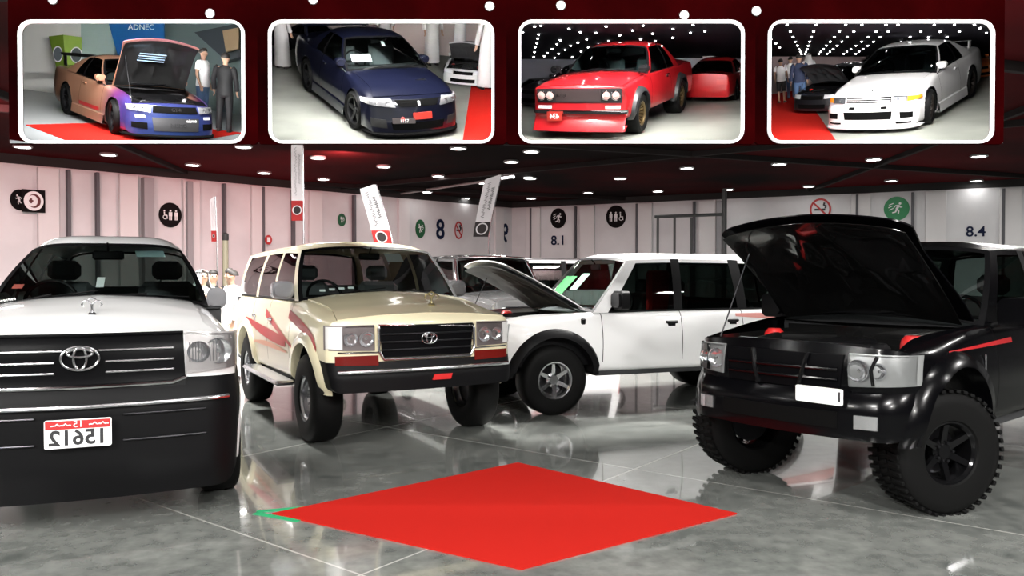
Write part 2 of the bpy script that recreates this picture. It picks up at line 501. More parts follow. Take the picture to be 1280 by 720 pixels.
        tub.add([(-wi, ya, zt), (-wi, ya, zf), (wi, ya, zf), (wi, ya, zt)], [(0, 1, 2, 3)]); tub.add([(-wi, ye, zt), (-wi, ye, zf), (wi, ye, zf), (wi, ye, zt)], [(0, 1, 2, 3)])
        s.part('cabin_floor', tub, TRIM, ang=0)
        d = MB(); zd = s.zs(a0) + .0
        yd = a0 + .02
        d.grid([[(x, yd + dy - bf * .8 * (1 - (x / wi) ** 2), z) for x in [lerp(-wi, wi, k / 12) for k in range(13)]] for dy, z in ((-.0, zd - .02), (.2, zd + .015), (.42, zd + .03), (.5, zd - .02), (.5, zd - .3))])
        s.part('dashboard', d, g.get('dash', TRIM))
        sx = g.get('drive', -1)
        m = MB(); cx, cy, cz = sx * wi * .5, yd + .62, zd + .03
        tilt = Matrix.Rotation(rad(-25), 3, 'X')
        m.tube([tuple(tilt @ Vector((.19 * math.cos(2 * PI * k / 24), 0, .19 * math.sin(2 * PI * k / 24))) + Vector((cx, cy, cz))) for k in range(24)], .016, 8, closed=True)
        for a in (0, PI, -PI / 2): m.tube([(cx, cy - .02, cz), tuple(tilt @ Vector((.19 * math.cos(a), 0, .19 * math.sin(a))) + Vector((cx, cy, cz)))], .018, 6)
        m.tube([(cx, cy, cz), (cx, cy - .3, cz - .12)], .03, 8)
        s.part('steering_wheel', m, BLACK)
        seat = MB(); hd = MB()
        zs = zt - .42
        for px in (-wi * .5, wi * .5):
            m = MB(); y = yd + 1.12
            m.box((px, y - .1, zs), (.5, .52, .16), .05); m.box((px, y + .2, zs + .33), (.5, .15, .62), .06, R=Matrix.Rotation(rad(-10), 3, 'X'))
            o = s.part('seat', m, g.get('seat', SEATM))
            m = MB(); m.box((px, y + .28, zs + .74), (.27, .11, .18), .045); m.tube([(px - .06, y + .27, zs + .6), (px - .06, y + .28, zs + .7)], .01, 6)
            s.part('headrest', m, g.get('seat', SEATM), o)
        if ye - yd > 2.1:
            m = MB(); y = yd + 2.0
            m.box((0, y - .1, zs), (wi * 1.8, .5, .16), .05); m.box((0, y + .2, zs + .3), (wi * 1.8, .15, .56), .05, R=Matrix.Rotation(rad(-10), 3, 'X'))
            s.part('rear_bench', m, g.get('seat', SEATM))
        p = s.wpt(.5, .86); m = MB(); m.box((0, p[1] + .1, p[2] - .04), (.24, .03, .075), .015); m.tube([(0, p[1] + .09, p[2]), (0, p[1] + .03, p[2] + .06)], .008, 6)
        s.part('rear_view_mirror', m, BLACK)
    # --- fittings
    def npatch(s, c, nx=8, nz=3, off=.012, mb=None, mi=0, back=.03, end=0):
        """sheet with skirts laid on the nose; c = four (x, z) corners in order"""
        mb = mb or MB(); P = []
        f = (lambda x, z, o: (x, s.nose(x, z) - o, z)) if not end else (lambda x, z, o: (x, s.L - s.tail(x, z) + o, z))
        for i in range(nz + 1):
            row = []
            for j in range(nx + 1):
                u, v = j / nx, i / nz
                x = lerp(lerp(c[0][0], c[1][0], u), lerp(c[3][0], c[2][0], u), v); z = lerp(lerp(c[0][1], c[1][1], u), lerp(c[3][1], c[2][1], u), v)
                row.append((x, z))
            P.append(row)
        mb.grid([[f(x, z, off) for x, z in r] for r in P], mi)
        loop = P[0] + [r[-1] for r in P[1:-1]] + P[-1][::-1] + [r[0] for r in P[-2:0:-1]]
        mb.grid([[f(x, z, off) for x, z in loop], [f(x, z, off - back) for x, z in loop]], mi, True)
        return mb
    def nbar(s, pts, r, mb=None, off=.01, n=8, mi=0, sub=10, closed=False):
        """round bar along (x, z) points on the nose"""
        mb = mb or MB(); Q = []
        for a, b in zip(pts, pts[1:]):
            for k in range(sub): Q.append((lerp(a[0], b[0], k / sub), lerp(a[1], b[1], k / sub)))
        if not closed: Q.append(pts[-1])
        return mb.tube([(x, s.nose(x, z) - off, z) for x, z in Q], r, n, mi, closed=closed)
    def nmap(s, cx, cz, off=.012, k=1.0):
        """maps flat (u, w, d) onto the nose around (cx, cz), d outwards"""
        return lambda u, w, d: (cx + u * k, s.nose(cx + u * k, cz + w * k) - off - d, cz + w * k)
    def sstrip(s, pts, sx, off=.004, mb=None, mi=0):
        """strip on the flank through (y, z_low, z_high)"""
        mb = mb or MB()
        return mb.grid([[(sx * (s.side_x(y, lerp(a, b, k / 6)) + off), y, lerp(a, b, k / 6)) for k in range(7)] for y, a, b in pts], mi)
    def sbox(s, sx, y, z, d, bev=.01, out=0.0, mb=None, mi=0):
        mb = mb or MB(); return mb.box((sx * (s.side_x(y, z) + out), y, z), d, bev, mi)
    def flare(s, yc, sx, wid=.07, out=.03, m=None, a0=-15, a1=195, name='wheel_arch_flare', R=None):
        R = R or s.Ra; P = [[], [], [], []]; n = 28
        for k in range(n + 1):
            a = rad(lerp(a0, a1, k / n)); zz = lambda r: max(s.R + r * math.sin(a), s.zb(yc) - .03)
            y1, z1, y2, z2 = yc + (R - .012) * math.cos(a), zz(R - .012), yc + (R + wid) * math.cos(a), zz(R + wid)
            xa = min(s.side_x(y1, z1), s.side_x(yc, s.zs(yc) * .62)); xb = s.side_x(y2, min(z2, s.zs(y2) - .06))
            P[0].append((sx * (xa - .05), y1, z1)); P[1].append((sx * (max(xa, xb - .02) + out), y1, z1))
            P[2].append((sx * (xb + out * .8), lerp(y1, y2, .7), lerp(z1, z2, .7))); P[3].append((sx * (xb - .006), y2, z2))
        return s.part(name, MB().grid(P), m or BLACK, ang=50)
    def wheels(s, width, rim_r, style, rim_mat, steer=0, tread=False, dish=.05, inset=.0, lip=None):
        R = s.R; t = MB(); w = width / 2
        t.lathe([(rim_r - .005, -w + .02), (rim_r + .01, -w), (lerp(rim_r, R, .6), -w - .012), (R - .025, -w + .006), (R - .004, -w + .03), (R, 0), (R - .004, w - .03), (R - .025, w - .006), (lerp(rim_r, R, .6), w + .012), (rim_r + .01, w), (rim_r - .005, w - .02)], axis='x', n=48)
        if tread:
            for k in range(44):
                a = 2 * PI * k / 44; M3 = Matrix.Rotation(a, 3, 'X')
                for px, dx, tw in ((-w + .05, .1, .15), (w - .05, .1, -.15), (0, .07, .3)):
                    c = M3 @ Vector((px, 0, R + .001)); t.box(tuple(c), (dx, .032, .022), .003, R=M3 @ Matrix.Rotation(tw, 3, 'Z'))
        m = MB(); f = w - .012
        m.lathe([(rim_r, -w + .01), (rim_r - .015, -w + .03), (rim_r - .03, 0), (rim_r - .025, f - .02), (rim_r - .012, f - .004), (rim_r + .004, f), (rim_r + .006, f - .012)], axis='x', n=40, mi=1)
        m.lathe([(.0, f - dish), (.05, f - dish), (.055, f - dish - .01), (.085, f - dish - .02), (.09, f - dish - .06)], axis='x', n=24)
        def spoke(a, r0, r1, w0, w1, th=.03):
            M3 = Matrix.Rotation(a, 3, 'X'); x0, x1 = f - dish - .012, f - .022
            vs = [(x0, -w0, r0), (x0, w0, r0), (x1, w1, r1), (x1, -w1, r1), (x0 - th, -w0, r0), (x0 - th, w0, r0), (x1 - th, w1, r1), (x1 - th, -w1, r1)]
            m.add([tuple(M3 @ Vector(p)) for p in vs], [(0, 1, 2, 3), (4, 7, 6, 5), (0, 4, 5, 1), (1, 5, 6, 2), (2, 6, 7, 3), (3, 7, 4, 0)])
        if style == 'mesh':
            for k in range(16): spoke(2 * PI * k / 16, .06, rim_r - .01, .012, .014)
        elif style == 'steel':
            m.lathe([(.08, f - dish - .02), (rim_r * .55, f - dish + .02), (rim_r * .7, f - dish), (rim_r - .02, f - dish - .03)], axis='x', n=40)
            for k in range(6):
                a = 2 * PI * k / 6; m.lathe([(0, f - dish + .03), (.012, f - dish + .03), (.014, f - dish - .01)], (0, .07 * math.cos(a), .07 * math.sin(a)), 'x', 8)
        else:
            ns = int(style)
            for k in range(ns):
                spoke(2 * PI * k / ns + .05, .05, rim_r - .008, .04 if ns < 6 else .025, .022 if ns < 6 else .018)
                if ns == 5: spoke(2 * PI * k / ns + .16, .07, rim_r - .008, .012, .012)
        m.lathe([(.0, -.02), (rim_r * .78, -.02), (rim_r * .78, -.05), (0, -.05)], axis='x', n=32, mi=2)
        for k in range(5):
            a = 2 * PI * k / 5; m.lathe([(0, f - dish + .008), (.01, f - dish + .008), (.011, f - dish - .02)], (0, .065 * math.cos(a), .065 * math.sin(a)), 'x', 8, mi=2)
        wm = m.build('wheel', [rim_mat, lip or rim_mat, DARKMETAL], s.root, ang=30); tm = t.build('tyre', RUBBER, wm, ang=40)
        first = True
        for yc in s.axles:
            for sx in (1, -1):
                if first: o, first = wm, False
                else: o = copy_tree(wm, s.root)
                o.location = (sx * (s.w(yc) - w - .01 - inset), yc - s.L / 2, R - s.sp.get('lift', 0))
                o.rotation_euler = (0, 0, (0 if sx > 0 else PI) + (rad(steer) if yc == s.axles[0] else 0))
        return wm
    def mirror(s, sx, y, z, shell, out=.2, h=.2, w=.26, m2=REFL):
        x = s.side_x(y, z) - .02; mb = MB()
        mb.tube([(sx * (x - .02), y, z + .02), (sx * (x + out * .4), y + .02, z + .05)], .022, 8)
        o = s.part('door_mirror', mb, BLACK)
        mb = MB(); mb.prism(rrect(w, h, .06), 0, .1, lambda u, v, d: (sx * (x + out * .3 + w / 2 + u), y + d - .03 - .05 * 0, z + .02 + h / 2 + v))
        mb.prism(rrect(w * .8, h * .75, .05), -.035, 0, lambda u, v, d: (sx * (x + out * .3 + w / 2 + u), y + d - .03, z + .02 + h / 2 + v))
        s.part('mirror_shell', mb, shell, o, ang=50)
        mb = MB(); mb.prism(rrect(w * .88, h * .85, .05), 0, .004, lambda u, v, d: (sx * (x + out * .3 + w / 2 + u), y + d + .07, z + .02 + h / 2 + v))
        s.part('mirror_glass', mb, m2, o)
    def handles(s, ys, z, m=BLACK, sides=(1, -1)):
        for y in ys:
            for sx in sides:
                mb = MB(); s.sbox(sx, y, z, (.03, .17, .035), .012, .012, mb); s.sbox(sx, y, z - .03, (.012, .11, .05), .005, -.002, mb)
                s.part('door_handle', mb, m)
    def wipers(s, xs=(-.45, .1), ln=.5, up=.06):
        for x0 in xs:
            mb = MB(); w2 = s.gside(*s.gh['cols'][0], .1).x
            def p(x, t, d): u = (x + w2) / (2 * w2); q = s.wpt(min(max(u, 0.02), .98), t); return (q[0], q[1] - d, q[2] + d * .5)
            mb.tube([p(x0, 0, .015), p(x0 + ln * .5, up * .9, .025)], .008, 6); mb.tube([p(x0 + ln * .05, up * .4, .018), p(x0 + ln, up * 1.5, .018)], .006, 6)
            s.part('wiper', mb, BLACK)
def lamp_bowl(mb, c, r, d, n=20, mi=0):
    c = (c[0], c[1] - .014, c[2]); d = min(d, .024)
    mb.lathe([(r, 0), (r * .92, d * .3), (r * .7, d * .7), (r * .3, d), (0, d)], c, 'y', n, mi)
    mb.lathe([(0, d * .35), (r * .16, d * .4), (r * .18, d)], c, 'y', 10, mi)
# ------------------------------------------------------------------ camera
F = 1000.0; CH = 1.6; YH = 343.0
cam = bpy.data.cameras.new('camera'); camo = bpy.data.objects.new('camera', cam); COL.objects.link(camo)
cam.lens = 36 * F / 1280; cam.sensor_width = 36; cam.clip_end = 300
camo.location = (0, 0, CH); camo.rotation_euler = (PI / 2 - math.atan((360 - YH) / F), 0, 0)
scene.camera = camo
def gx(px, Y): return (px - 640) / F * Y
def gz(py, Y): return CH + (YH - py) / F * Y
# ------------------------------------------------------------------ room shell
CEIL = 5.3
def floor_material():
    m = mat('polished_concrete', (.3, .3, .3), .1); nt = m.node_tree; b = nt.nodes['Principled BSDF']
    tc = nt.nodes.new('ShaderNodeTexCoord')
    n1 = nt.nodes.new('ShaderNodeTexNoise'); n1.inputs['Scale'].default_value = 1.3; n1.inputs['Detail'].default_value = 9; n1.inputs['Roughness'].default_value = .65
    n2 = nt.nodes.new('ShaderNodeTexNoise'); n2.inputs['Scale'].default_value = 9; n2.inputs['Detail'].default_value = 8
    r = nt.nodes.new('ShaderNodeValToRGB'); e = r.color_ramp.elements
    e[0].position = .3; e[0].color = (.07, .08, .075, 1); e[1].position = .72; e[1].color = (.30, .31, .29, 1)
    mx = nt.nodes.new('ShaderNodeMath'); mx.operation = 'MULTIPLY_ADD'; mx.inputs[1].default_value = .45; 
    nt.links.new(tc.outputs['Object'], n1.inputs['Vector']); nt.links.new(tc.outputs['Object'], n2.inputs['Vector'])
    sc = nt.nodes.new('ShaderNodeMath'); sc.operation = 'MULTIPLY'; sc.inputs[1].default_value = .6
    nt.links.new(n1.outputs['Fac'], sc.inputs[0]); nt.links.new(n2.outputs['Fac'], mx.inputs[0]); nt.links.new(sc.outputs[0], mx.inputs[2])
    nt.links.new(mx.outputs[0], r.inputs['Fac'])
    # saw-cut joints of the slab
    br = nt.nodes.new('ShaderNodeTexBrick'); br.offset = 0; br.inputs['Scale'].default_value = .34; br.inputs['Mortar Size'].default_value = .0025
    br.inputs['Brick Width'].default_value = 1.0; br.inputs['Row Height'].default_value = 1.0
    mp = nt.nodes.new('ShaderNodeMapping'); mp.inputs['Rotation'].default_value = (0, 0, rad(38)); mp.inputs['Location'].default_value = (.3, .1, 0)
    nt.links.new(tc.outputs['Object'], mp.inputs['Vector']); nt.links.new(mp.outputs[0], br.inputs['Vector'])
    mc = nt.nodes.new('ShaderNodeMixRGB'); mc.inputs[2].default_value = (.5, .5, .47, 1)
    nt.links.new(br.outputs['Fac'], mc.inputs[0]); nt.links.new(r.outputs[0], mc.inputs[1]); nt.links.new(mc.outputs[0], b.inputs['Base Color'])
    rr = nt.nodes.new('ShaderNodeMapRange'); rr.inputs[3].default_value = .05; rr.inputs[4].default_value = .16
    nt.links.new(n2.outputs['Fac'], rr.inputs[0]); nt.links.new(rr.outputs[0], b.inputs['Roughness'])
    b.inputs['IOR'].default_value = 1.75; b.inputs['Specular IOR Level'].default_value = .6; b.inputs['Coat Weight'].default_value = .6; b.inputs['Coat Roughness'].default_value = .03
    return m
fl = MB().grid([[(x, y, 0) for x in (-45, 45)] for y in (-14, 50)]).build('floor', floor_material()); tag(fl, kind='structure')
ce = MB().grid([[(x, y, CEIL) for x in (-45, 45)] for y in (-14, 50)]).build('ceiling', mat('ceiling_painted_red_glow', (.006, .003, .003), .9, spec=.05, noise=(.09, (.085, .005, .007), .42, .66))); tag(ce, kind='structure')  # red glow painted into the dark ceiling colour as noise patches
WALLM = mat('wall_panel_white', (.62, .62, .63), .55, noise=(.7, (.72, .72, .73), .35, .7))
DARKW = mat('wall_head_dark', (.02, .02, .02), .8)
SEAM = mat('wall_joint', (.10, .10, .11), .7)
PILM = mat('pilaster_white', (.68, .67, .67), .5)
WH = 5.0
LW = (Vector((0, 41, 0)), Vector((-15.6, 24.3, 0)))        # left wall runs from the far corner towards the camera side
RW = (Vector((0, 41, 0)), Vector((19.8, 31, 0)))
def wall_frame(W):
    d = (W[1] - W[0]).normalized(); n = Vector((d.y, -d.x, 0))
    if n.dot(Vector((0, 0, 0)) - W[0]) < 0: n = -n
    return W[0], d, n
def wall_pt(W, px):
    """where the sight line of column px meets the wall (distance along it)"""
    o, d, n = wall_frame(W); k = (px - 640) / F      # X = k*Y
    # o.x + t d.x = k (o.y + t d.y)
    return (k * o.y - o.x) / (d.x - k * d.y)
def on_wall(W, t, z, out=0.0):
    o, d, n = wall_frame(W); p = o + d * t + n * out; return Vector((p.x, p.y, z))
def wall_Y(W, px): return on_wall(W, wall_pt(W, px), 0).y
for nm, W, ln in (('wall_left', LW, 60), ('wall_right', RW, 60)):
    o, d, n = wall_frame(W); mb = MB()
    def q(t, z, out): p = o + d * t + n * out; return (p.x, p.y, z)
    mb.grid([[q(0, 0, 0), q(ln, 0, 0)], [q(0, WH, 0), q(ln, WH, 0)]])
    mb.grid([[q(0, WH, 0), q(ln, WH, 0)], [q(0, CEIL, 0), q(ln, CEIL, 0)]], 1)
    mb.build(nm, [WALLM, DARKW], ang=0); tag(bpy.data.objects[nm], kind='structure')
def wbox(name, W, t, z0, z1, wid, dep, m, bev=.01, parent=None):
    o, d, n = wall_frame(W); R = Matrix((d, n, Vector((0, 0, 1)))).transposed()
    mb = MB(); c = o + d * t + n * (dep / 2 + .003)
    return mb.box((c.x, c.y, (z0 + z1) / 2), (wid, dep, z1 - z0), bev, 0, R).build(name, m, parent)
k = 1
for W, pxs in ((LW, (60, 160, 238, 322, 393, 503, 622)), (RW, (668, 735, 806, 885, 1076, 1169, 1262))):
    for px in pxs:
        o = wbox('trim_%d' % k, W, wall_pt(W, px), 0, WH - .05, .75 if W is RW else .6, .16, PILM); tag(o, kind='structure'); k += 1
for W, pxs in ((LW, (85, 121, 279, 327, 365, 441)), (RW, (665, 720, 797, 868, 1071, 1140, 1253))):
    for px in pxs:
        o = wbox('trim_%d' % k, W, wall_pt(W, px) + .0, 0, WH - .06, .10, .2, SEAM); tag(o, kind='structure'); k += 1
for W, px, wd in ((LW, 183, .34), (LW, 234, .2), (RW, 900, .22)):
    o = wbox('trim_%d' % k, W, wall_pt(W, px), 0, WH - .1, wd, .3, mat('grey_duct', (.3, .3, .31), .5)); tag(o, kind='structure'); k += 1
# ------------------------------------------------------------------ signs on the walls
GREEN = mat('sign_green', (.006, .09, .03), .5); SIGNBLK = mat('sign_black', (.004, .003, .003), .6, spec=.1); SIGNW = mat('sign_white', (.8, .8, .8), .5)
NAVY = mat('sign_navy', (.006, .012, .04), .5, spec=.1); SIGNRED = mat('sign_red', (.45, .02, .02), .5); MAROON = mat('sign_maroon', (.10, .012, .012), .5)
def wmap(W, px, py, lift=.0):
    t = wall_pt(W, px); Y = on_wall(W, t, 0).y; z = gz(py, Y); o, d, n = wall_frame(W)
    sg = 1 if d.x > 0 else -1                     # +u runs to the right in view
    scale = Y / F
    def fn(u, w, dd): p = o + d * (t + sg * u * scale) + n * (.02 + lift + dd); return (p.x, p.y, z + w * scale)
    return fn                                     # u, w in photo pixels, depth in metres
def disc(name, W, px, py, r, m, label, cat, squash=1.0, group=None, ringm=None, lift=0.0):
    fn = wmap(W, px, py, lift); mb = MB()
    if ringm: ring(mb, ellipse(r * squash, r), ellipse(r * squash * .82, r * .82), 0, .02, fn)
    else: mb.prism(ellipse(r * squash, r, 36), 0, .02, fn)
    o = mb.build(name, ringm or m); tag(o, label, cat, group); return o, fn
def runner(fn, s, k=1.0):
    """running figure with speed lines, photo pixels"""
    mb = MB(); f2 = lambda u, w, d: fn(u * s * k, w * s, d + .022)
    mb.prism(ellipse(.13, .13, 12, (.33, .52)), 0, .01, f2)
    for a, b, wd in (((.22, .38), (.0, -.08), .12), ((.2, .34), (-.12, .3), .06), ((-.12, .3), (-.25, .12), .05), ((.22, .3), (.4, .12), .06), ((.4, .12), (.55, .2), .05),
                     ((.0, -.08), (.22, -.22), .075), ((.22, -.22), (.16, -.55), .065), ((.0, -.08), (-.1, -.36), .075), ((-.1, -.36), (-.42, -.42), .06),
                     ((-.75, .38), (-.3, .55), .04), ((-.8, .1), (-.4, .3), .04), ((-.72, -.15), (-.3, .05), .04)):
        ax, ay = a; bx, by = b; L = math.hypot(bx - ax, by - ay); nx, ny = -(by - ay) / L * wd, (bx - ax) / L * wd
        mb.prism([(ax + nx, ay + ny), (ax - nx, ay - ny), (bx - nx, by - ny), (bx + nx, by + ny)], 0, .01, f2)
    return mb
def wc_figures(fn, s, order):
    mb = MB()
    for cx, kind in zip((-.5, .0, .5), order):
        f2 = lambda u, w, d, cx=cx: fn((u + cx) * s, w * s, d + .022)
        if kind == 'chair':
            mb.prism(ellipse(.08, .08, 10, (-.05, .36)), 0, .01, f2); ring(mb, ellipse(.2, .2, 18, (.02, -.2)), ellipse(.14, .14, 18, (.02, -.2)), 0, .01, f2)
            mb.prism([(-.1, .26), (.0, .26), (.02, -.05), (-.08, -.05)], 0, .01, f2); mb.prism([(-.05, .02), (.2, .02), (.2, -.08), (-.05, -.08)], 0, .01, f2)
            mb.prism([(.14, -.02), (.22, -.02), (.26, -.34), (.18, -.34)], 0, .01, f2)
        else:
            mb.prism(ellipse(.09, .09, 10, (0, .38)), 0, .01, f2)
            wd = .2 if kind == 'woman' else .13
            mb.prism([(-.15, .26), (.15, .26), (.15 if kind == 'man' else wd, -.1), (-.15 if kind == 'man' else -wd, -.1)], 0, .01, f2)
            for sx in (-.07, .07): mb.prism([(sx - .05, -.1), (sx + .05, -.1), (sx + .05, -.45), (sx - .05, -.45)], 0, .01, f2)
    return mb
o, fn = disc('exit_sign', LW, 25, 250, 13, SIGNBLK, 'round dark exit sign half behind the red crescent board', 'sign', .8)
runner(fn, 10, -.8).build('running_figure', SIGNW, o, ang=0)
fn = wmap(LW, 40, 252, .19); mb = MB(); mb.prism([(-13, -14), (13, -14), (13, 14), (-13, 14)], 0, .03, fn); o = mb.build('first_aid_sign', SIGNBLK, ang=0)
tag(o, 'square black board with a red crescent in a white disc on the left wall', 'sign')
fw = lambda u, w, d: fn(u, w, d + .03); MB().prism(ellipse(11, 12), 0, .01, fw).build('white_disc', SIGNW, o)
fr_ = lambda u, w, d: fn(u, w, d + .04)
n_ = 24; mb = MB(); A_ = [rad(140 - 280 * k / n_) for k in range(n_ + 1)]; B_ = [rad(128 - 256 * k / n_) for k in range(n_ + 1)]
co = [(7.2 * math.cos(t) + .5, 8.6 * math.sin(t)) for t in A_]; ci = [(5.6 * math.cos(t) - 1.2, 7.0 * math.sin(t)) for t in B_]
for d in (.012, .0): mb.grid([[fr_(*p, d) for p in co], [fr_(*p, d) for p in ci]])
mb.prism([(-5.4, -1.1), (-.6, -1.1), (-.6, 1.1), (-5.4, 1.1)], 0, .012, fr_); mb.prism([(-4, -3), (-2, -3), (-2, 3), (-4, 3)], 0, .0125, fr_)
mb.build('crescent', MAROON, o, ang=0)
o, fn = disc('toilet_sign', LW, 213, 269, 15.5, SIGNBLK, 'round black toilet sign on the pink-lit left wall', 'sign', .92); wc_figures(fn, 14, ('chair', 'man', 'man')).build('pictogram', SIGNW, o, ang=0)
o, fn = disc('fire_alarm_sign', LW, 332, 300, 6, SIGNRED, 'small round red fire sign above the cream off-roader', 'sign', .8, lift=.2)
MB().prism([(-2, -3), (2, -3), (2, 3), (-2, 3)], 0, .01, lambda u, w, d: fn(u, w, d + .022)).build('pictogram', SIGNW, o, ang=0)
o, fn = disc('exit_sign', LW, 427, 275, 8, GREEN, 'small dark green exit sign left of the middle feather flag', 'sign', .75); runner(fn, 6, -.75).build('running_figure', SIGNW, o, ang=0)
o, fn = disc('exit_sign', LW, 525, 286, 11.5, GREEN, 'dark green exit sign left of the big numeral 8', 'sign', .68); runner(fn, 9, -.7).build('running_figure', SIGNW, o, ang=0)
def number(W, px, py, txt, h, m, label, k=1.0, mirror=False, bold=.25):
    fn = wmap(W, px, py); o = text_mb(txt, h * 1.38, .02, lambda u, w, d: fn(u, w, d), mirror=mirror, squeeze=k, bold=bold).build('wall_number', m, ang=0)
    return tag(o, label, 'number sign')
number(LW, 550, 288, '8', 25, NAVY, 'big navy numeral 8 between the green and no smoking signs', .85, bold=.6)
number(LW, 631, 293, '9', 24, NAVY, 'reversed navy numeral 9 at the end of the left wall', .7, True, bold=.6)
def no_smoking(W, px, py, r, k, label):
    o, fn = disc('no_smoking_sign', W, px, py, r, SIGNRED, label, 'sign', k, ringm=SIGNRED); f2 = lambda u, w, d: fn(u * k, w, d)
    mb = MB(); mb.prism([(-.66 * r, .5 * r), (-.55 * r, .62 * r), (.66 * r, -.5 * r), (.55 * r, -.62 * r)], 0, .02, f2); mb.build('slash', SIGNRED, o, ang=0)
    mb = MB(); mb.prism([(-.55 * r, -.1 * r), (.45 * r, -.1 * r), (.45 * r, .08 * r), (-.55 * r, .08 * r)], 0, .015, f2); mb.tube([f2(.45 * r, .1 * r, .01), f2(.5 * r, .3 * r, .01), f2(.3 * r, .4 * r, .01), f2(.38 * r, .6 * r, .01)], .04, 6); mb.build('cigarette', INK, o, ang=0)
no_smoking(LW, 573, 288, 11, .62, 'thin red no smoking ring right of the big numeral 8')
o, fn = disc('exit_sign', RW, 698, 273, 12.5, SIGNBLK, 'round black exit sign above the number 8.1', 'sign', .85); runner(fn, 10, .85).build('running_figure', SIGNW, o, ang=0)
number(RW, 698, 301, '8.1', 12, NAVY, 'number 8.1 on the right wall above the white estate roof')
o, fn = disc('toilet_sign', RW, 770, 271, 14, SIGNBLK, 'round black toilet sign beside the grey pipe frame', 'sign', .93); wc_figures(fn, 13, ('man', 'man', 'chair')).build('pictogram', SIGNW, o, ang=0)
no_smoking(RW, 1025, 262, 14, .9, 'red no smoking ring mostly hidden behind the raised black bonnet')
o, fn = disc('exit_sign', RW, 1120, 261, 15, mat('sign_bright_green', (.012, .22, .07), .5), 'bright green round exit sign right of the raised black bonnet', 'sign', .97); runner(fn, 12, .97).build('running_figure', SIGNW, o, ang=0)
number(RW, 1119, 291, '8.3', 13, NAVY, 'number 8.3 partly hidden by the raised black bonnet')
number(RW, 1219, 290, '8.4', 13, NAVY, 'number 8.4 above the black off-roader roof')
# grey pipe frame standing against the right wall
gp = thing('pipe_frame', 'dark grey pipe frame standing against the right wall', 'frame'); gm = mat('dark_grey_pipe', (.06, .065, .065), .5)
Yp = 34
for px in (822, 843, 864): MB().tube([(gx(px, Yp), Yp, 0), (gx(px, Yp), Yp, gz(272, Yp))], .055, 8).build('post', gm, gp)
MB().tube([(gx(905, Yp), Yp, 0), (gx(905, Yp), Yp, gz(237, Yp))], .11, 8).build('post', gm, gp)
MB().tube([(gx(818, Yp), Yp, gz(271, Yp)), (gx(905, Yp), Yp, gz(268, Yp))], .07, 8).build('rail', gm, gp)
# ------------------------------------------------------------------ ceiling: beams and downlights
BEAM = mat('steel_beam_dark', (.02, .017, .017), .8, spec=.1); LAMPW = mat('lamp_glow', (1, 1, 1), .5, emit=(1, .98, .95), estr=28)
def ceil_pt(px, py, z=CEIL): Y = (z - CH) * F / (YH - py); return gx(px, Y), Y
k = 1
for (x0, y0), (x1, y1), h in (((-30, 10), (30, 34), .18), ((-30, 22), (22, 46), .18), ((30, 6), (-16, 40), .18), ((34, 20), (6, 42), .16), ((-20, 4), (26, 20), .2), ((22, 2), (-26, 16), .2), ((10, 4), (13, 36), .16), ((-9, 4), (-12, 32), .16)):
    mb = MB(); a = math.atan2(y1 - y0, x1 - x0); mb.box(((x0 + x1) / 2, (y0 + y1) / 2, CEIL - h / 2 + .02), (math.hypot(x1 - x0, y1 - y0), .14, h), .01, 0, Matrix.Rotation(a, 3, 'Z'))
    o = mb.build('trim_%d' % (100 + k), BEAM); tag(o, kind='structure'); k += 1
a = ceil_pt(465, 245); b = ceil_pt(642, 218)
mb = MB().tube([(a[0], a[1], CEIL - .1), (b[0], b[1], CEIL - .1)], .05, 8); o = mb.build('ceiling_pipe', mat('pale_pipe', (.4, .38, .38), .5)); tag(o, 'thin pale pipe crossing the ceiling above the numeral 8', 'pipe')
DL = [(30, 182), (137, 192), (242, 205), (305, 182), (331, 215), (398, 196), (405, 223), (480, 207), (474, 233), (534, 239), (548, 219), (573, 184), (582, 247), (627, 255), (605, 228), (639, 201),
      (664, 188), (663, 222), (664, 247), (735, 240), (775, 222), (858, 209), (822, 238), (910, 236), (973, 204), (1010, 232), (1091, 198), (1113, 225), (1222, 194), (1219, 225)]
proto = None
NEAR = {}
for i, (px, py) in enumerate(DL):
    x, y = ceil_pt(px, py)
    if proto is None:
        proto = thing('ceiling_downlight', 'round white ceiling downlight glowing in the dark ceiling', 'ceiling light', group='ceiling downlights')
        MB().lathe([(.15, .0), (.24, .0), (.26, -.04), (.24, -.07), (.21, -.07), (.2, -.02), (.15, -.02)], n=24).build('rim', mat('lamp_rim', (.3, .3, .3), .4), proto)
        MB().lathe([(.0, -.05), (.2, -.05), (.21, -.03)], n=24).build('diffuser', LAMPW, proto)
        o = proto
    else: o = copy_tree(proto)
    o.location = (x, y, CEIL)
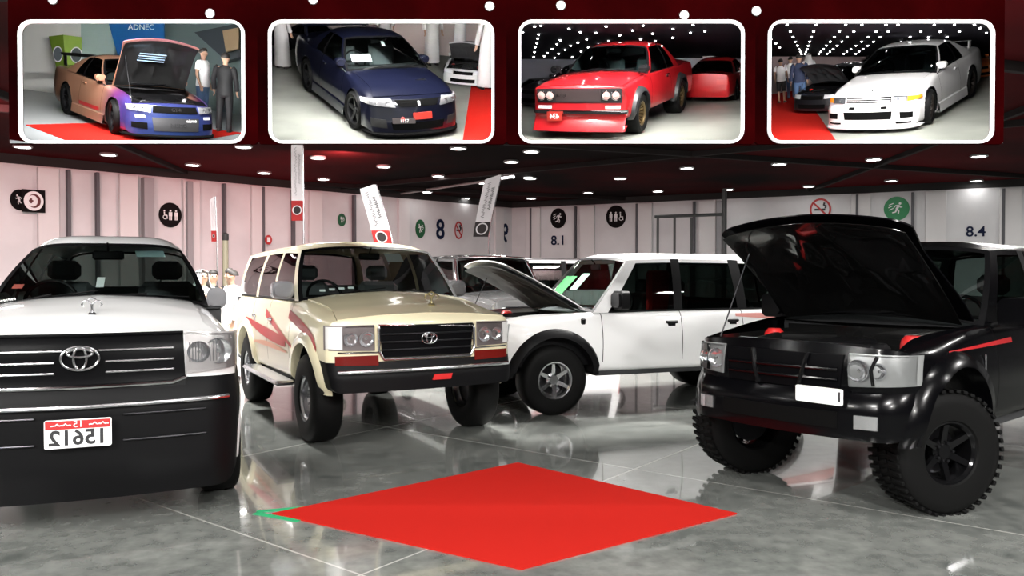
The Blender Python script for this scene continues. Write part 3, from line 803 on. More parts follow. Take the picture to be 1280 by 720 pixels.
# lamps of the rows behind and above the camera, outside the frame, are what lights the fronts of the cars
def area(name, loc, target, size, power, col=(1, .98, .95), size_y=None):
    l = bpy.data.lights.new(name, 'AREA'); l.energy = power; l.color = col; l.shape = 'RECTANGLE'; l.size = size; l.size_y = size_y or size
    o = bpy.data.objects.new(name, l); COL.objects.link(o); o.location = loc
    o.rotation_euler = (Vector(target) - Vector(loc)).to_track_quat('-Z', 'Y').to_euler(); return o
w = bpy.data.worlds.new('hall_air'); scene.world = w; w.use_nodes = True
w.node_tree.nodes['Background'].inputs[0].default_value = (.02, .018, .02, 1); w.node_tree.nodes['Background'].inputs[1].default_value = 1.0
scene.view_settings.view_transform = 'Standard'; scene.view_settings.look = 'None'; scene.view_settings.exposure = 0.0; scene.view_settings.gamma = 1.0
scene.view_settings.use_curve_mapping = False
for (x, y, e) in ((-8, -2, 880), (-3, -2.5, 950), (3, -2.5, 950), (8, -2, 880), (-5, -7, 1100), (5, -7, 1100), (-12, 3, 220), (12, 3, 300), (-4.5, 3.5, 130), (1, 3.2, 110), (5.5, 3, 130), (-11, 9, 300), (-5, 11.3, 1300), (-.8, 11.3, 1400), (3.5, 11.3, 1000), (8, 11, 400), (13, 8, 260)):
    area('hall_lamp', (x, y, CEIL - .02), (x, y if y > 0 else y + 2.2, 0), .9, e, size_y=.35)
for (x, y) in ((-12, 18), (-6, 24), (0, 30), (7, 26), (14, 22), (20, 24), (-16, 14)):
    area('hall_lamp', (x, y, CEIL - .02), (x, y, 0), 1.5, 400)
# ------------------------------------------------------------------ emblems
def oval_emblem(car, cx, cz, w, h, m, off=.03, name='emblem', parent=None):
    mb = MB(); r = w * .035
    for a, b, c in ((w / 2, h / 2, (0, 0)), (w * .17, h / 2 * .95, (0, 0)), (w * .33, h * .17, (0, h * .22))):
        P = ellipse(a, b, 32, c); mb.tube([(cx + u, car.nose(cx + u, cz) - off, cz + v) for u, v in P], r, 6, closed=True)
    return car.part(name, mb, m, parent)
def ornament(car, x, y, m, s=1.0):
    """chrome mascot on a small pedestal: base, stem and a ring of two curled horns"""
    z = car.top_z(x, y); mb = MB(); y2 = y + car.nose(x, z) * max(0, 1 - y / car.fl) ** 1.3
    q = lambda u, v: (x + u * s, y2, z + v * s)
    mb.box((x, y2, z + .03 * s), (.1 * s, .07 * s, .05 * s), .012)
    mb.tube([q(0, .05), q(.0, .1), q(0, .16)], [.022 * s, .014 * s, .02 * s], 8)
    for sx in (-1, 1):
        mb.tube([q(0, .15), q(sx * .05, .2), q(sx * .10, .19), q(sx * .115, .15), q(sx * .09, .125)], [.016 * s, .015 * s, .013 * s, .012 * s, .008 * s], 8)
    mb.tube([q(-.045, .21), q(0, .235), q(.045, .21)], .012 * s, 8)
    return car.part('bonnet_ornament', mb, m)
def plate(car, cx, cz, w, h, txt, bg, ink, band=None, mirror=False, off=.05, ts=.6, y=None, top=None):
    fn = (lambda u, v, d: (cx + u, car.nose(0, cz) - off - d, cz + v))
    o = car.part('number_plate', MB().prism(rrect(w, h, .012), 0, .012, fn), bg, ang=30)
    bz = 0
    if band:
        car.part('plate_band', MB().prism([(-w / 2 + .006, h * .17), (w / 2 - .006, h * .17), (w / 2 - .006, h / 2 - .006), (-w / 2 + .006, h / 2 - .006)], .012, .014, fn), band, o, ang=0); bz = -h * .16
    car.part('plate_number', text_mb(txt, h * ts * 1.35, .002, lambda u, v, d: fn(u, v + bz, d + .0125), mirror=mirror, bold=h * .018), ink, o, ang=0)
    if top: car.part('plate_number', text_mb(top, h * .26 * 1.3, .002, lambda u, v, d: fn(u, v + h * .33, d + .0145), mirror=mirror), PAPER, o, ang=0)
    if top:
        for sx in (-1, 1):
            mb = MB()
            for k in range(5): x0 = sx * (w * .16 + k * w * .06); mb.tube([fn(x0, h * .30, .015), fn(x0 + .012, h * (.31 + .06 * (k % 2)), .015), fn(x0 + .02, h * .3, .015)], .004, 5)
            car.part('plate_script', mb, PAPER, o)
    return o
CLEARW = glass('clear_windscreen_glass', (.72, .80, .78))
SHELL = mat('satin_chrome', (.42, .42, .44), .25, .9)
WPAINT = paint('white_car_paint', (.82, .82, .82)); CREAM = paint('cream_car_paint', (.74, .68, .47), .0, .3); GREYP = paint('grey_car_paint', (.10, .10, .10), .5, .25); BLKP = mat('black_car_paint', (.0015, .0015, .002), .2, 0, .08, spec=.2)
# ------------------------------------------------------------------ white off-roader, far left
sp = dict(L=4.89, W=1.94, H=1.87, R=.395, Ra=.47, axles=(.88, 3.73), w=[(0, .93), (.4, .965), (1.2, .955), (4.4, .955), (4.89, .93)], zb=[(0, .21), (.3, .23), (.55, .36), (4.89, .38)],
          zs=[(0, 1.165), (.5, 1.26), (1.3, 1.345), (4.89, 1.35)], zc=[(0, 1.245), (.5, 1.35), (1.2, 1.435), (4.89, 1.42)], kb=[(0, .95), (.6, .90), (1.4, .83), (4.89, .85)], rs=[(0, .04), (.5, .22), (1.3, .18), (4.89, .14)],
          prof=[(.2, .05), (.45, 0), (.82, 0), (.9, .07), (1.15, .10), (1.26, .16)], bow=.11, cr=.2, hood=(0, 1.36), doors=[(1.5, 2.5), (2.5, 3.4)], bump=(.62, .885), bumper_mat=BLACK,
          gh=dict(cowl=1.32, a=(1.42, 2.1), r=(4.75, 4.5), zr=[(2.0, 1.80), (2.6, 1.825), (4.5, 1.80)], xr=.565, crown=.055, lift=.06, inn=.03, cp=6, bow=(.17, .06), bulge=.03, cowl_rise=.085, drive=-1, glass=DWIN, wglass=CLEARW,
                  cols=[(1.42, 2.1), (1.56, 2.2), (2.42, 2.5), (2.55, 2.6), (3.35, 3.3), (3.5, 3.42), (4.5, 4.3), (4.75, 4.5)], kinds=['p', 'g', 'b', 'g', 'p', 'g', 'p']))
c = Car('off_roader', 'white off-roader with black grille and reversed plate 15612, at the left edge', 'car', sp, WPAINT); LC1 = c
c.wheels(.26, .21, '5', SILVER, dish=.04)
gm = mat('grille_black', (.002, .002, .0025), .35, spec=.06)
g = c.part('grille', c.npatch([(-.60, .885), (.60, .885), (.585, 1.225), (-.585, 1.225)], 16, 8, .02), gm)
for z in (1.13, 1.06, .995): 
    for sx in (-1, 1): c.part('grille_bar', c.nbar([(sx * .14 if z < 1.1 else sx * .1, z), (sx * .53, z)], .008, None, .03), SILVER, g)
c.part('grille_surround', c.nbar([(-.6, .94), (-.52, .912), (0, .908), (.52, .912), (.6, .94)], .014, None, .03), CHROME, g)
c.part('grille_surround', c.nbar([(-.585, 1.222), (.585, 1.222)], .012, None, .025, mi=0), gm, g)
oval_emblem(c, 0, 1.085, .21, .145, SILVER, .045)
c.part('grille_lower_bar', c.nbar([(-.86, .80), (0, .795), (.86, .80)], .014, None, .02), SILVER)
for sx in (-1, 1):
    q = [(sx * .605, .965), (sx * .925, .985), (sx * .925, 1.20), (sx * .605, 1.225)]
    h = c.part('headlight', c.npatch([(sx * .60, .955), (sx * .93, .975), (sx * .93, 1.21), (sx * .598, 1.232)], 12, 5, .006), mat('lamp_housing', (.50, .48, .48), .3, .3))
    for cx, r in ((.68, .07), (.80, .085)):
        mb = MB(); y = c.nose(cx * sx, 1.09); lamp_bowl(mb, (cx * sx, y - .012, 1.095), r, .05); c.part('lamp_bowl', mb, REFL, h)
    mb = MB(); 
    for k in range(5): x = sx * (.625 + .018 * k); mb.tube([(x, c.nose(x, 1.1) - .016, 1.03), (x, c.nose(x, 1.1) - .016, 1.16)], .004, 5)
    for k in range(6): x = sx * (.75 + .02 * k); mb.tube([(x, c.nose(x, 1.1) - .016, 1.03), (x, c.nose(x, 1.1) - .016, 1.16)], .003, 5)
    c.part('lamp_ribs', mb, SILVER, h)
    c.part('lamp_lens', c.npatch(q, 14, 5, .038, back=.03), LENS, h)
plate(c, .0, .645, .36, .17, '15612', PAPER, INK, SIGNRED, True, .05, .55, top='15')
ornament(c, .03, .36, SILVER, .52)
for sx in (-1, 1): c.mirror(sx, 1.55, 1.30, SHELL, .0, .17, .15)
c.handles((2.35, 3.25), 1.1, WPAINT); c.wipers((-.62, .02), .6)
for yc in c.axles:
    for sx in (1, -1): c.flare(yc, sx, .05, .012, WPAINT)
# things behind the windscreen
def dash_card(c, u, t, w, h, m, name, tilt=0.0):
    p = Vector(c.wpt(u, t)); nrm = Vector(c.wpt(u, t + .1)) - p; nrm.normalize(); rx = Vector((1, 0, 0)); R = Matrix((rx, Vector((0, nrm.z, -nrm.y)), nrm)).transposed()
    return c.part(name, MB().box(tuple(p + Vector((0, .035, -.008))), (w, .004, h), .001, 0, R @ Matrix.Rotation(tilt, 3, 'Y')), m, ang=0)
mb = MB()
for k in range(6): p0, p1, p2_ = (c.wpt(.05 + .012 * k, .075 + .02 * (k % 2)), c.wpt(.056 + .012 * k, .10), c.wpt(.062 + .012 * k, .075)); mb.tube([(q_[0], q_[1] - .006, q_[2]) for q_ in (p0, p1, p2_)], .005, 5)
c.part('windscreen_script', mb, PAPER)
for sx in (-1, 1):
    for z in (.735, .575): c.part('bumper_bar', c.nbar([(sx * .24, z), (sx * .72, z)], .007, None, .012), DARKMETAL)
dash_card(c, .76, .83, .22, .1, mat('pale_blue_card', (.5, .68, .7), .6), 'windscreen_card')
dash_card(c, .49, .27, .055, .15, PAPER, 'hanging_tag')
dash_card(c, .09, .33, .07, .06, mat('red_permit', (.7, .15, .12), .6), 'windscreen_permit')
th = -rad(-23.6)
c.place(0, 0, -2.63, 4.85, rad(22))
# ------------------------------------------------------------------ cream off-roader
mat_glass_lc2 = glass('reddish_smoked_glass', (.22, .17, .18))
sp = dict(L=4.78, W=1.92, H=1.9, lift=.05, R=.42, Ra=.49, axles=(.82, 3.67), w=[(0, .93), (.4, .955), (1.2, .965), (4.3, .955), (4.78, .92)], zb=[(0, .5), (4.78, .45)],
          zs=[(0, 1.13), (.5, 1.20), (1.3, 1.28), (4.78, 1.27)], zc=[(0, 1.185), (.5, 1.27), (1.2, 1.365), (4.78, 1.36)], kb=[(0, .955), (.6, .94), (1.3, .93), (4.78, .92)], rs=[(0, .05), (.5, .13), (1.3, .08), (4.78, .07)],
          prof=[(.4, .0), (.62, 0), (.74, .04), (.9, .05), (1.1, .06), (1.2, .12)], bow=.07, cr=.14, hood=(0, 1.25), doors=[(1.42, 2.45), (2.45, 3.35)], bump=(.5, .70), bumper_mat=BLACK,
          gh=dict(cowl=1.2, a=(1.28, 1.75), r=(4.7, 4.5), zr=[(1.6, 1.80), (2.4, 1.83), (4.5, 1.80)], xr=.73, crown=.05, lift=.045, bow=(.12, .05), bulge=.025, cowl_rise=.075, drive=-1, glass=mat_glass_lc2, wglass=CLEARW, dash=mat('grey_dash', (.16, .17, .16), .7),
                  cols=[(1.28, 1.75), (1.44, 1.86), (2.36, 2.4), (2.46, 2.5), (3.28, 3.22), (3.42, 3.36), (4.45, 4.3), (4.7, 4.5)], kinds=['p', 'g', 'p', 'g', 'p', 'g', 'p']))
c = Car('off_roader', 'cream off-roader with red swoosh decals on its flank', 'car', sp, CREAM); LC2 = c
c.wheels(.27, .21, 'steel', SILVER, dish=.07)
g = c.part('grille', c.npatch([(-.44, .80), (.44, .80), (.47, 1.09), (-.47, 1.09)], 14, 6, .012), gm)
c.part('grille_surround', c.nbar([(-.475, 1.09), (-.475, .86), (-.43, .785), (.43, .785), (.475, .86), (.475, 1.09)], .013, None, .018, closed=True), SILVER, g)
for z in (.87, .94, 1.01): c.part('grille_bar', c.nbar([(-.46, z), (.46, z)], .007, None, .022), DARKMETAL, g)
oval_emblem(c, 0, .965, .15, .105, SILVER, .035)
for sx in (-1, 1):
    h = c.part('headlight', c.npatch([(sx * .51, .865), (sx * .925, .875), (sx * .925, 1.095), (sx * .51, 1.10)], 12, 4, .006), mat('lamp_housing2', (.22, .19, .19), .3, .4))
    for cx, r in ((.59, .072), (.73, .065)):
        mb = MB(); lamp_bowl(mb, (cx * sx, c.nose(cx * sx, .97) - .012, .975), r, .05); c.part('lamp_bowl', mb, REFL, h)
    c.part('corner_lamp', c.npatch([(sx * .80, .885), (sx * .92, .89), (sx * .92, 1.085), (sx * .80, 1.085)], 6, 3, .016, back=.02), mat('clear_indicator', (.75, .75, .74), .15, coat=1), h)
    c.part('lamp_lens', c.npatch([(sx * .52, .875), (sx * .79, .885), (sx * .79, 1.088), (sx * .52, 1.09)], 10, 4, .038, back=.03), LENS, h)
    c.part('lamp_rim', c.nbar([(sx * .485, .85), (sx * .84, .855)], .008, None, .012), CHROME, h)
    c.part('indicator', c.npatch([(sx * .48, .735), (sx * .86, .745), (sx * .86, .825), (sx * .48, .825)], 8, 2, .012), mat('dark_red_lens', (.13, .008, .006), .2, coat=.6))
c.part('bumper_strip', c.nbar([(-.85, .685), (0, .685), (.85, .685)], .018, None, .03), SILVER)
for x in (-.3,): c.part('tow_badge', c.npatch([(.02, .58), (.2, .58), (.22, .63), (.04, .63)], 2, 2, .02), REDP)
ornament(c, .18, .33, mat('dull_brass', (.45, .38, .2), .3, .9), .62)
for sx in (-1, 1): c.mirror(sx, 1.55, 1.28, SHELL, .12, .18, .22)
c.handles((2.3, 3.2), 1.05, SILVER); c.wipers((-.55, .05), .55)
for yc in c.axles:
    for sx in (1, -1): c.flare(yc, sx, .10, .035, CREAM)
DEC = mat('red_decal', (.38, .012, .015), .4); DEC2 = mat('orange_decal', (.62, .30, .20), .4)
for sx in (-1, 1):
    mb = MB(); c.sstrip([(lerp(.42, 1.5, t), lerp(.86, 1.12, t ** .6) - .02, lerp(.865, 1.17, t ** .5) + .02) for t in [k / 12 for k in range(13)]], sx, .006, mb)
    c.part('flank_decal', mb, DEC)
    mb = MB(); c.sstrip([(lerp(1.25, 2.6, t), lerp(.80, 1.08, t), lerp(.83, 1.16, t)) for t in [k / 12 for k in range(13)]], sx, .006, mb); c.part('flank_decal', mb, DEC)
    mb = MB(); c.sstrip([(lerp(1.55, 3.7, t), lerp(.80, 1.0, t * t), lerp(.90, 1.02, t)) for t in [k / 12 for k in range(13)]], sx, .007, mb); c.part('flank_decal', mb, DEC)
    mb = MB(); c.sstrip([(lerp(1.5, 3.2, t), .74, lerp(.76, .80, math.sin(t * PI))) for t in [k / 12 for k in range(13)]], sx, .006, mb); c.part('flank_decal', mb, DEC2)
    mb = MB(); x = c.side_x(2, .6)
    mb.box((sx * (x + .06), 2.25, .45), (.2, 1.75, .05), .02); c.part('side_step', mb, SILVER)
    for y in (1.6, 2.9): c.part('step_bracket', MB().tube([(sx * (x - .15), y, .5), (sx * (x + .05), y, .43)], .02, 6), BLACK)
dash_card(c, .66, .78, .19, .13, PAPER, 'windscreen_card')
for k in range(4): dash_card(c, .14 + .055 * k, .15, .06, .03, PAPER, 'dash_card')
c.place(.95, .1, .03, 7.9, rad(29), Z=.05)
# ------------------------------------------------------------------ white off-roader with the raised bonnet, side on
pat = dict(L=5.05, W=1.86, H=1.86, R=.40, Ra=.50, axles=(.82, 3.79), w=[(0, .87), (.4, .915), (1.2, .93), (4.5, .92), (5.05, .88)], zb=[(0, .48), (5.05, .45)],
          zs=[(0, 1.075), (.5, 1.115), (1.3, 1.15), (5.05, 1.17)], zc=[(0, 1.12), (.5, 1.19), (1.2, 1.23), (5.05, 1.25)], kb=[(0, .94), (.6, .92), (1.3, .925), (5.05, .91)], rs=[(0, .05), (.5, .12), (1.3, .06), (5.05, .06)],
          prof=[(.35, .02), (.55, 0), (.72, 0), (.78, .06), (.9, .06), (1.15, .10)], bow=.08, cr=.16, hood=(0, 1.3), doors=[(1.42, 2.5), (2.5, 3.4)], bump=(.45, .76), hood_open=32,
          gh=dict(cowl=1.25, a=(1.32, 1.86), r=(4.98, 4.8), zr=[(1.7, 1.765), (2.4, 1.79), (4.8, 1.77)], xr=.69, crown=.045, lift=.04, glass=DWIN, wglass=CLEARW, bow=(.12, .05), bulge=.02, cowl_rise=.07, drive=1, seat=mat('dark_seat', (.03, .03, .03), .7),
                  cols=[(1.32, 1.86), (1.52, 2.0), (2.42, 2.46), (2.54, 2.58), (3.36, 3.3), (3.5, 3.45), (4.6, 4.5), (4.98, 4.8)], kinds=['p', 'g', 'b', 'g', 'b', 'g', 'p']))
def patrol_front(c, plate_txt=None):
    g = c.part('grille', c.npatch([(-.44, .80), (.44, .80), (.46, 1.04), (-.46, 1.04)], 12, 4, .012), gm)
    for z in (.87, .94): c.part('grille_bar', c.nbar([(-.43, z), (.43, z)], .014, None, .018), c.body, g)
    for sx in (-1, 1):
        c.part('grille_bar', c.nbar([(sx * .16, .8), (sx * .22, 1.04)], .02, None, .018), c.body, g)
        h = c.part('headlight', c.npatch([(sx * .50, .83), (sx * .86, .85), (sx * .86, 1.05), (sx * .49, 1.055)], 12, 4, .008), mat('lamp_housing3', (.34, .35, .35), .3, .4))
        for cx, r in ((.565, .075), (.685, .055)):
            mb = MB(); lamp_bowl(mb, (cx * sx, c.nose(cx * sx, .95) - .014, .945), r, .05); c.part('lamp_bowl', mb, REFL, h)
        c.part('lamp_divider', c.nbar([(sx * .655, .85), (sx * .64, .95), (sx * .67, 1.04)], .012, None, .02), BLACK, h)
        c.part('lamp_lens', c.npatch([(sx * .51, .84), (sx * .85, .86), (sx * .85, 1.045), (sx * .50, 1.048)], 12, 4, .038, back=.03), LENS, h)
        c.part('fog_lamp', c.npatch([(sx * .56, .56), (sx * .70, .56), (sx * .70, .65), (sx * .56, .65)], 4, 3, .012), REFL)
    c.part('bumper_grille', c.npatch([(-.45, .55), (.45, .55), (.45, .66), (-.45, .66)], 8, 2, .01), GAP)
c = Car('off_roader', 'white off-roader with raised bonnet seen side-on behind the black off-roader', 'car', pat, WPAINT); PT1 = c
patrol_front(c); c.wheels(.27, .21, '6', SILVER, dish=.04)
for yc in c.axles:
    for sx in (1, -1): c.flare(yc, sx, .09, .045, BLACK)
for sx in (-1, 1): c.mirror(sx, 1.62, 1.17, BLACK, .16, .22, .24)
for sx in (-1, 1):
    mb = MB(); c.sbox(sx, 1.18, 1.06, (.03, .06, .07), .012, .005, mb); c.part('side_marker', mb, BLACK)
    mb = MB(); c.sstrip([(lerp(3.3, 4.9, t), lerp(1.08, .95, t), 1.115) for t in [k / 10 for k in range(11)]], sx, .004, mb); c.part('flank_decal', mb, mat('pink_decal', (.62, .25, .22), .45))
c.handles((2.36, 3.25), 1.03, BLACK); c.wipers((-.5, .1), .5)
dash_card(c, .30, .42, .32, .34, mat('green_card', (.08, .30, .10), .6), 'windscreen_card'); dash_card(c, .56, .5, .2, .28, mat('mint_card', (.6, .8, .7), .6), 'windscreen_card')
o = MB().box((.35, 2.5 - 5.05 / 2, 1.35), (.12, .3, .6), .03).build('seat_cover', REDP, c.root)
c.place(.93, .82, .50, 9.0, rad(-68.5))
# ------------------------------------------------------------------ black off-roader with the raised bonnet
p2 = dict(pat); p2['hood_open'] = 41; p2['bow'] = .13; p2['cr'] = .24; p2['bumper_mat'] = BLKP; p2['R'] = .43; p2['Ra'] = .53; p2['lift'] = .08; D_ = .14
p2['zs'] = [(0, 1.075), (.5, 1.125), (1.44, 1.20), (5.05, 1.21)]; p2['zc'] = [(0, 1.12), (.5, 1.20), (1.34, 1.28), (5.05, 1.28)]
p2['hood'] = (0, 1.44); p2['doors'] = [(1.56, 2.6), (2.6, 3.5)]
p2['gh'] = dict(pat['gh'], cowl=1.39, a=(1.46, 2.0), cols=[(u + D_ * (1 if i < 5 else .5), v + D_ * (1 if i < 5 else .5)) for i, (u, v) in enumerate(pat['gh']['cols'])]); p2['lining'] = mat('bonnet_underside_black', (.006, .006, .006), .12, coat=1.0)
p2['bay_mat'] = mat('black_bay_paint', (.006, .006, .006), .2, coat=1)
c = Car('off_roader', 'black off-roader with wide open bonnet at the right edge', 'car', p2, BLKP); PT2 = c
patrol_front(c); c.wheels(.30, .22, '6', mat('gloss_black_rim', (.01, .01, .011), .15, .6), steer=-26, tread=True, dish=.05)
for yc in c.axles:
    for sx in (1, -1): c.flare(yc, sx, .10, .06, BLKP)
for sx in (-1, 1):
    c.mirror(sx, 1.62, 1.17, BLKP, .16, .22, .24)
    mb = MB(); c.sstrip([(lerp(.75, 1.9, t), lerp(1.045, 1.06, t), lerp(1.055, 1.10, t)) for t in [k / 10 for k in range(11)]], sx, .004, mb); c.part('flank_stripe', mb, DEC)
    mb = MB(); c.sbox(sx, 1.3, .75, (.012, .02, .5), .004, .0, mb); c.part('side_moulding', mb, SILVER)
c.handles((2.36, 3.25), 1.03, BLACK); c.wipers((-.5, .1), .5)
plate(c, .34, .765, .34, .11, '            1', PAPER, INK, off=.05)
c.place(.95, .82, 2.99, 5.28, rad(-50), scale=.96, Z=.077)
# ------------------------------------------------------------------ people
SKIN = mat('skin', (.42, .25, .17), .55); HAIR = mat('dark_hair', (.015, .012, .010), .6); ROBE = mat('white_robe_cloth', (.60, .585, .585), .8)
TSHIRT = mat('white_cotton', (.80, .80, .82), .8); JEANS = mat('blue_denim', (.07, .13, .25), .8); SUIT = mat('black_suit_cloth', (.012, .012, .014), .7); SHOE = mat('dark_leather', (.02, .016, .014), .45); NAVYC = mat('navy_cloth', (.02, .03, .07), .8)
BLKC = mat('black_cloth', (.012, .012, .012), .8)
PROTO = {}
def skin_body(arms):
    """one continuous figure 1.75 m tall, feet at z = 0, facing -y; arms = ((elbow, wrist) left, (elbow, wrist) right)"""
    V = []; E = []; Rd = []
    def v(p, r, par=None):
        V.append(p); Rd.append(r)
        if par is not None: E.append((par, len(V) - 1))
        return len(V) - 1
    pel = v((0, 0, .94), .13); wa = v((0, .0, 1.12), .115, pel); ch = v((0, .01, 1.32), .135, wa); nb = v((0, .015, 1.45), .075, ch); nk = v((0, .0, 1.52), .052, nb)
    hd = v((0, -.015, 1.585), .072, nk); h2 = v((0, -.005, 1.66), .088, hd); h3 = v((0, .0, 1.725), .06, h2)
    v((0, -.115, 1.625), .013, h2)                                    # nose
    for sx in (-1, 1): v((sx * .098, .01, 1.64), .016, h2)           # ears
    for sx, (el, wr) in zip((-1, 1), arms):
        sh = v((sx * .175, .015, 1.415), .062, ch); e = v(el, .04, sh); w = v(wr, .027, e)
        d = (Vector(wr) - Vector(el)).normalized(); side = d.cross(Vector((0, 1, 0) if abs(d.y) < .8 else (0, 0, 1))).normalized(); fr = side.cross(d)
        pm = v(tuple(Vector(wr) + d * .06), .032, w)
        for k, (u, ln) in enumerate(((-.027, .07), (-.009, .082), (.009, .078), (.027, .062))):
            b = Vector(wr) + d * .085 + fr * u; k1 = v(tuple(b), .010, pm); k2 = v(tuple(b + d * ln * .55 + side * .010 * sx), .009, k1); v(tuple(b + d * ln + side * .03 * sx), .008, k2)
        t1 = v(tuple(Vector(wr) + d * .04 - fr * .04), .011, pm); v(tuple(Vector(wr) + d * .085 - fr * .055), .009, t1)
    for sx in (-1, 1):
        hp = v((sx * .095, .0, .88), .095, pel); kn = v((sx * .105, -.01, .49), .058, hp); an = v((sx * .11, .02, .09), .04, kn); v((sx * .12, -.14, .04), .036, an)
    me = bpy.data.meshes.new('person_body'); me.from_pydata(V, E, []); ob = bpy.data.objects.new('tmp', me); COL.objects.link(ob)
    md = ob.modifiers.new('s', 'SKIN'); md.use_smooth_shade = True
    for i, sv in enumerate(me.skin_vertices[0].data): sv.radius = (Rd[i], Rd[i]); sv.use_root = (i == 0)
    ob.modifiers.new('u', 'SUBSURF').levels = 1
    dg = bpy.context.evaluated_depsgraph_get(); m2 = bpy.data.meshes.new_from_object(ob.evaluated_get(dg)); bpy.data.objects.remove(ob)
    m2.materials.clear(); m2.materials.append(SKIN); m2.shade_smooth(); return m2
def rings(mb, R, n=20, mi=0):
    """loft of ellipses (cx, cy, z, rx, ry)"""
    return mb.grid([[(cx + rx * math.cos(2 * PI * k / n), cy + ry * math.sin(2 * PI * k / n), z) for k in range(n)] for cx, cy, z, rx, ry in R], mi, True)
def person(kind, label, M, pose=0, group=None):
    key = (kind, pose)
    if key in PROTO:
        r = copy_tree(PROTO[key]); r['label'] = label; r.matrix_world = M
        if group: r['group'] = group
        return r
    arms = {0: (((-.25, .03, 1.16), (-.25, -.06, .93)), ((.25, .03, 1.16), (.25, -.06, .93))),
            1: (((-.25, .02, 1.16), (-.16, -.20, 1.14)), ((.25, .03, 1.17), (.24, -.06, .93))),
            2: (((-.24, -.08, 1.18), (-.10, -.26, 1.32)), ((.24, -.08, 1.18), (.10, -.26, 1.32)))}[pose]
    r = thing('person', label, 'person', group=group); PROTO[key] = r
    body = bpy.data.objects.new('body', skin_body(arms)); COL.objects.link(body); body.parent = r
    mb = MB()
    for sx in (-1, 1): mb.lathe([(0, .012), (.009, .008), (.012, 0), (.009, -.008), (0, -.012)], (sx * .035, -.085, 1.655), 'y', 10)
    mb.build('eyes', INK, r)
    def sleeves(mb, r0, r1, upto=2):
        for sx, (el, wr) in zip((-1, 1), arms):
            s0 = Vector((sx * .15, .015, 1.43)); el2, wr2 = Vector(el), Vector(wr)
            pts = [s0, Vector((sx * .19, .015, 1.40)), lerp(Vector((sx * .19, .015, 1.40)), el2, .55)]; rr = [r0, r0 * 1.02, lerp(r0, r1, .5)]
            if upto == 2: pts += [el2, lerp(el2, wr2, .93)]; rr += [r1 * 1.08, r1]
            mb.tube(pts, rr, 12)
    def hair():
        mb = MB(); mb.grid([[(.094 * math.sin(b) * math.cos(a), .012 + .100 * math.sin(b) * math.sin(a), 1.665 + .095 * math.cos(b) - (.0 if math.sin(a) < 0 else .02)) for a in [2 * PI * k / 20 for k in range(20)]] for b in [rad(2 + 88 * j / 6) for j in range(7)]], 0, True)
        mb.v = [(x, y, z + max(0, (-y - .01)) * .55) for x, y, z in mb.v]; mb.build('hair', HAIR, r, solid=-.006)
    if kind == 'robe':
        mb = MB(); rings(mb, [(0, .012, 1.50, .06, .062), (0, .012, 1.47, .10, .08), (0, .012, 1.42, .19, .115), (0, .008, 1.32, .195, .15), (0, .0, 1.12, .175, .145), (0, 0, .94, .185, .155), (0, 0, .6, .20, .165), (0, 0, .3, .215, .18), (0, 0, .07, .225, .19), (0, 0, .07, .20, .165)], 24)
        mb.v = [(x * (1 + .03 * math.sin(9 * math.atan2(y, x)) * max(0, 1.1 - z)), y * (1 + .03 * math.sin(9 * math.atan2(y, x)) * max(0, 1.1 - z)), z) for x, y, z in mb.v]
        sleeves(mb, .075, .055); mb.build('robe', ROBE, r, ang=60)
        if pose == 1: hair()
    if kind == 'robe' and pose != 1:
        mb = MB(); n = 24; P = []
        for j in range(9):
            t = j / 8; row = []
            for k in range(n):
                a = rad(-55) + rad(290) * k / (n - 1)                     # open at the face (-y)
                if t < .45: b = t / .45 * PI / 2; rr, z = .115 * math.sin(b) + .004, 1.665 + .10 * math.cos(b)
                else: q = (t - .45) / .55; rr, z = .115 + .09 * q * q, 1.665 - .30 * q
                row.append((rr * math.cos(a) * (1 + .25 * max(0, t - .6)), .012 + rr * 1.05 * math.sin(a), z))
            P.append(row)
        mb.grid(P, 0, False); mb.build('headscarf', ROBE, r, ang=70, solid=.006)
        mb = MB(); mb.tube([(.108 * math.cos(2 * PI * k / 24), .012 + .118 * math.sin(2 * PI * k / 24), 1.715) for k in range(24)], .010, 8, closed=True); mb.build('head_cord', BLKC, r)
    elif kind != 'robe':
        top, low = {'tee': (TSHIRT, JEANS), 'suit': (SUIT, SUIT), 'navy': (NAVYC, JEANS), 'bag': (TSHIRT, BLKC), 'dark': (BLKC, BLKC)}[kind]
        mb = MB(); rings(mb, [(0, .012, 1.49, .062, .06), (0, .012, 1.46, .10, .08), (0, .012, 1.42, .185, .11), (0, .008, 1.32, .19, .148), (0, .0, 1.12, .165, .138), (0, 0, .98, .178, .145), (0, 0, .84 if kind == 'suit' else .90, .188, .15), (0, 0, .86, .17, .135)], 24)
        sleeves(mb, .07, .052 if kind in ('suit', 'navy', 'dark') else .06, 2 if kind in ('suit', 'navy', 'dark') else 1); mb.build('jacket' if kind == 'suit' else 'shirt', top, r, ang=60)
        mb = MB(); rings(mb, [(0, 0, 1.0, .165, .135), (0, 0, .9, .182, .142), (0, 0, .82, .185, .14), (0, 0, .78, .16, .12)], 20)
        zb = .5 if kind == 'bag' else .07
        for sx in (-1, 1): rings(mb, [(sx * .09, 0, .86, .10, .115), (sx * .1, -.005, .66, .088, .098), (sx * .105, -.008, .48, .07, .078), (sx * .11, .01, max(.2, zb), .062, .07), (sx * .11, .01, zb, .065, .075)], 16)
        mb.build('trousers', low, r, ang=60); hair()
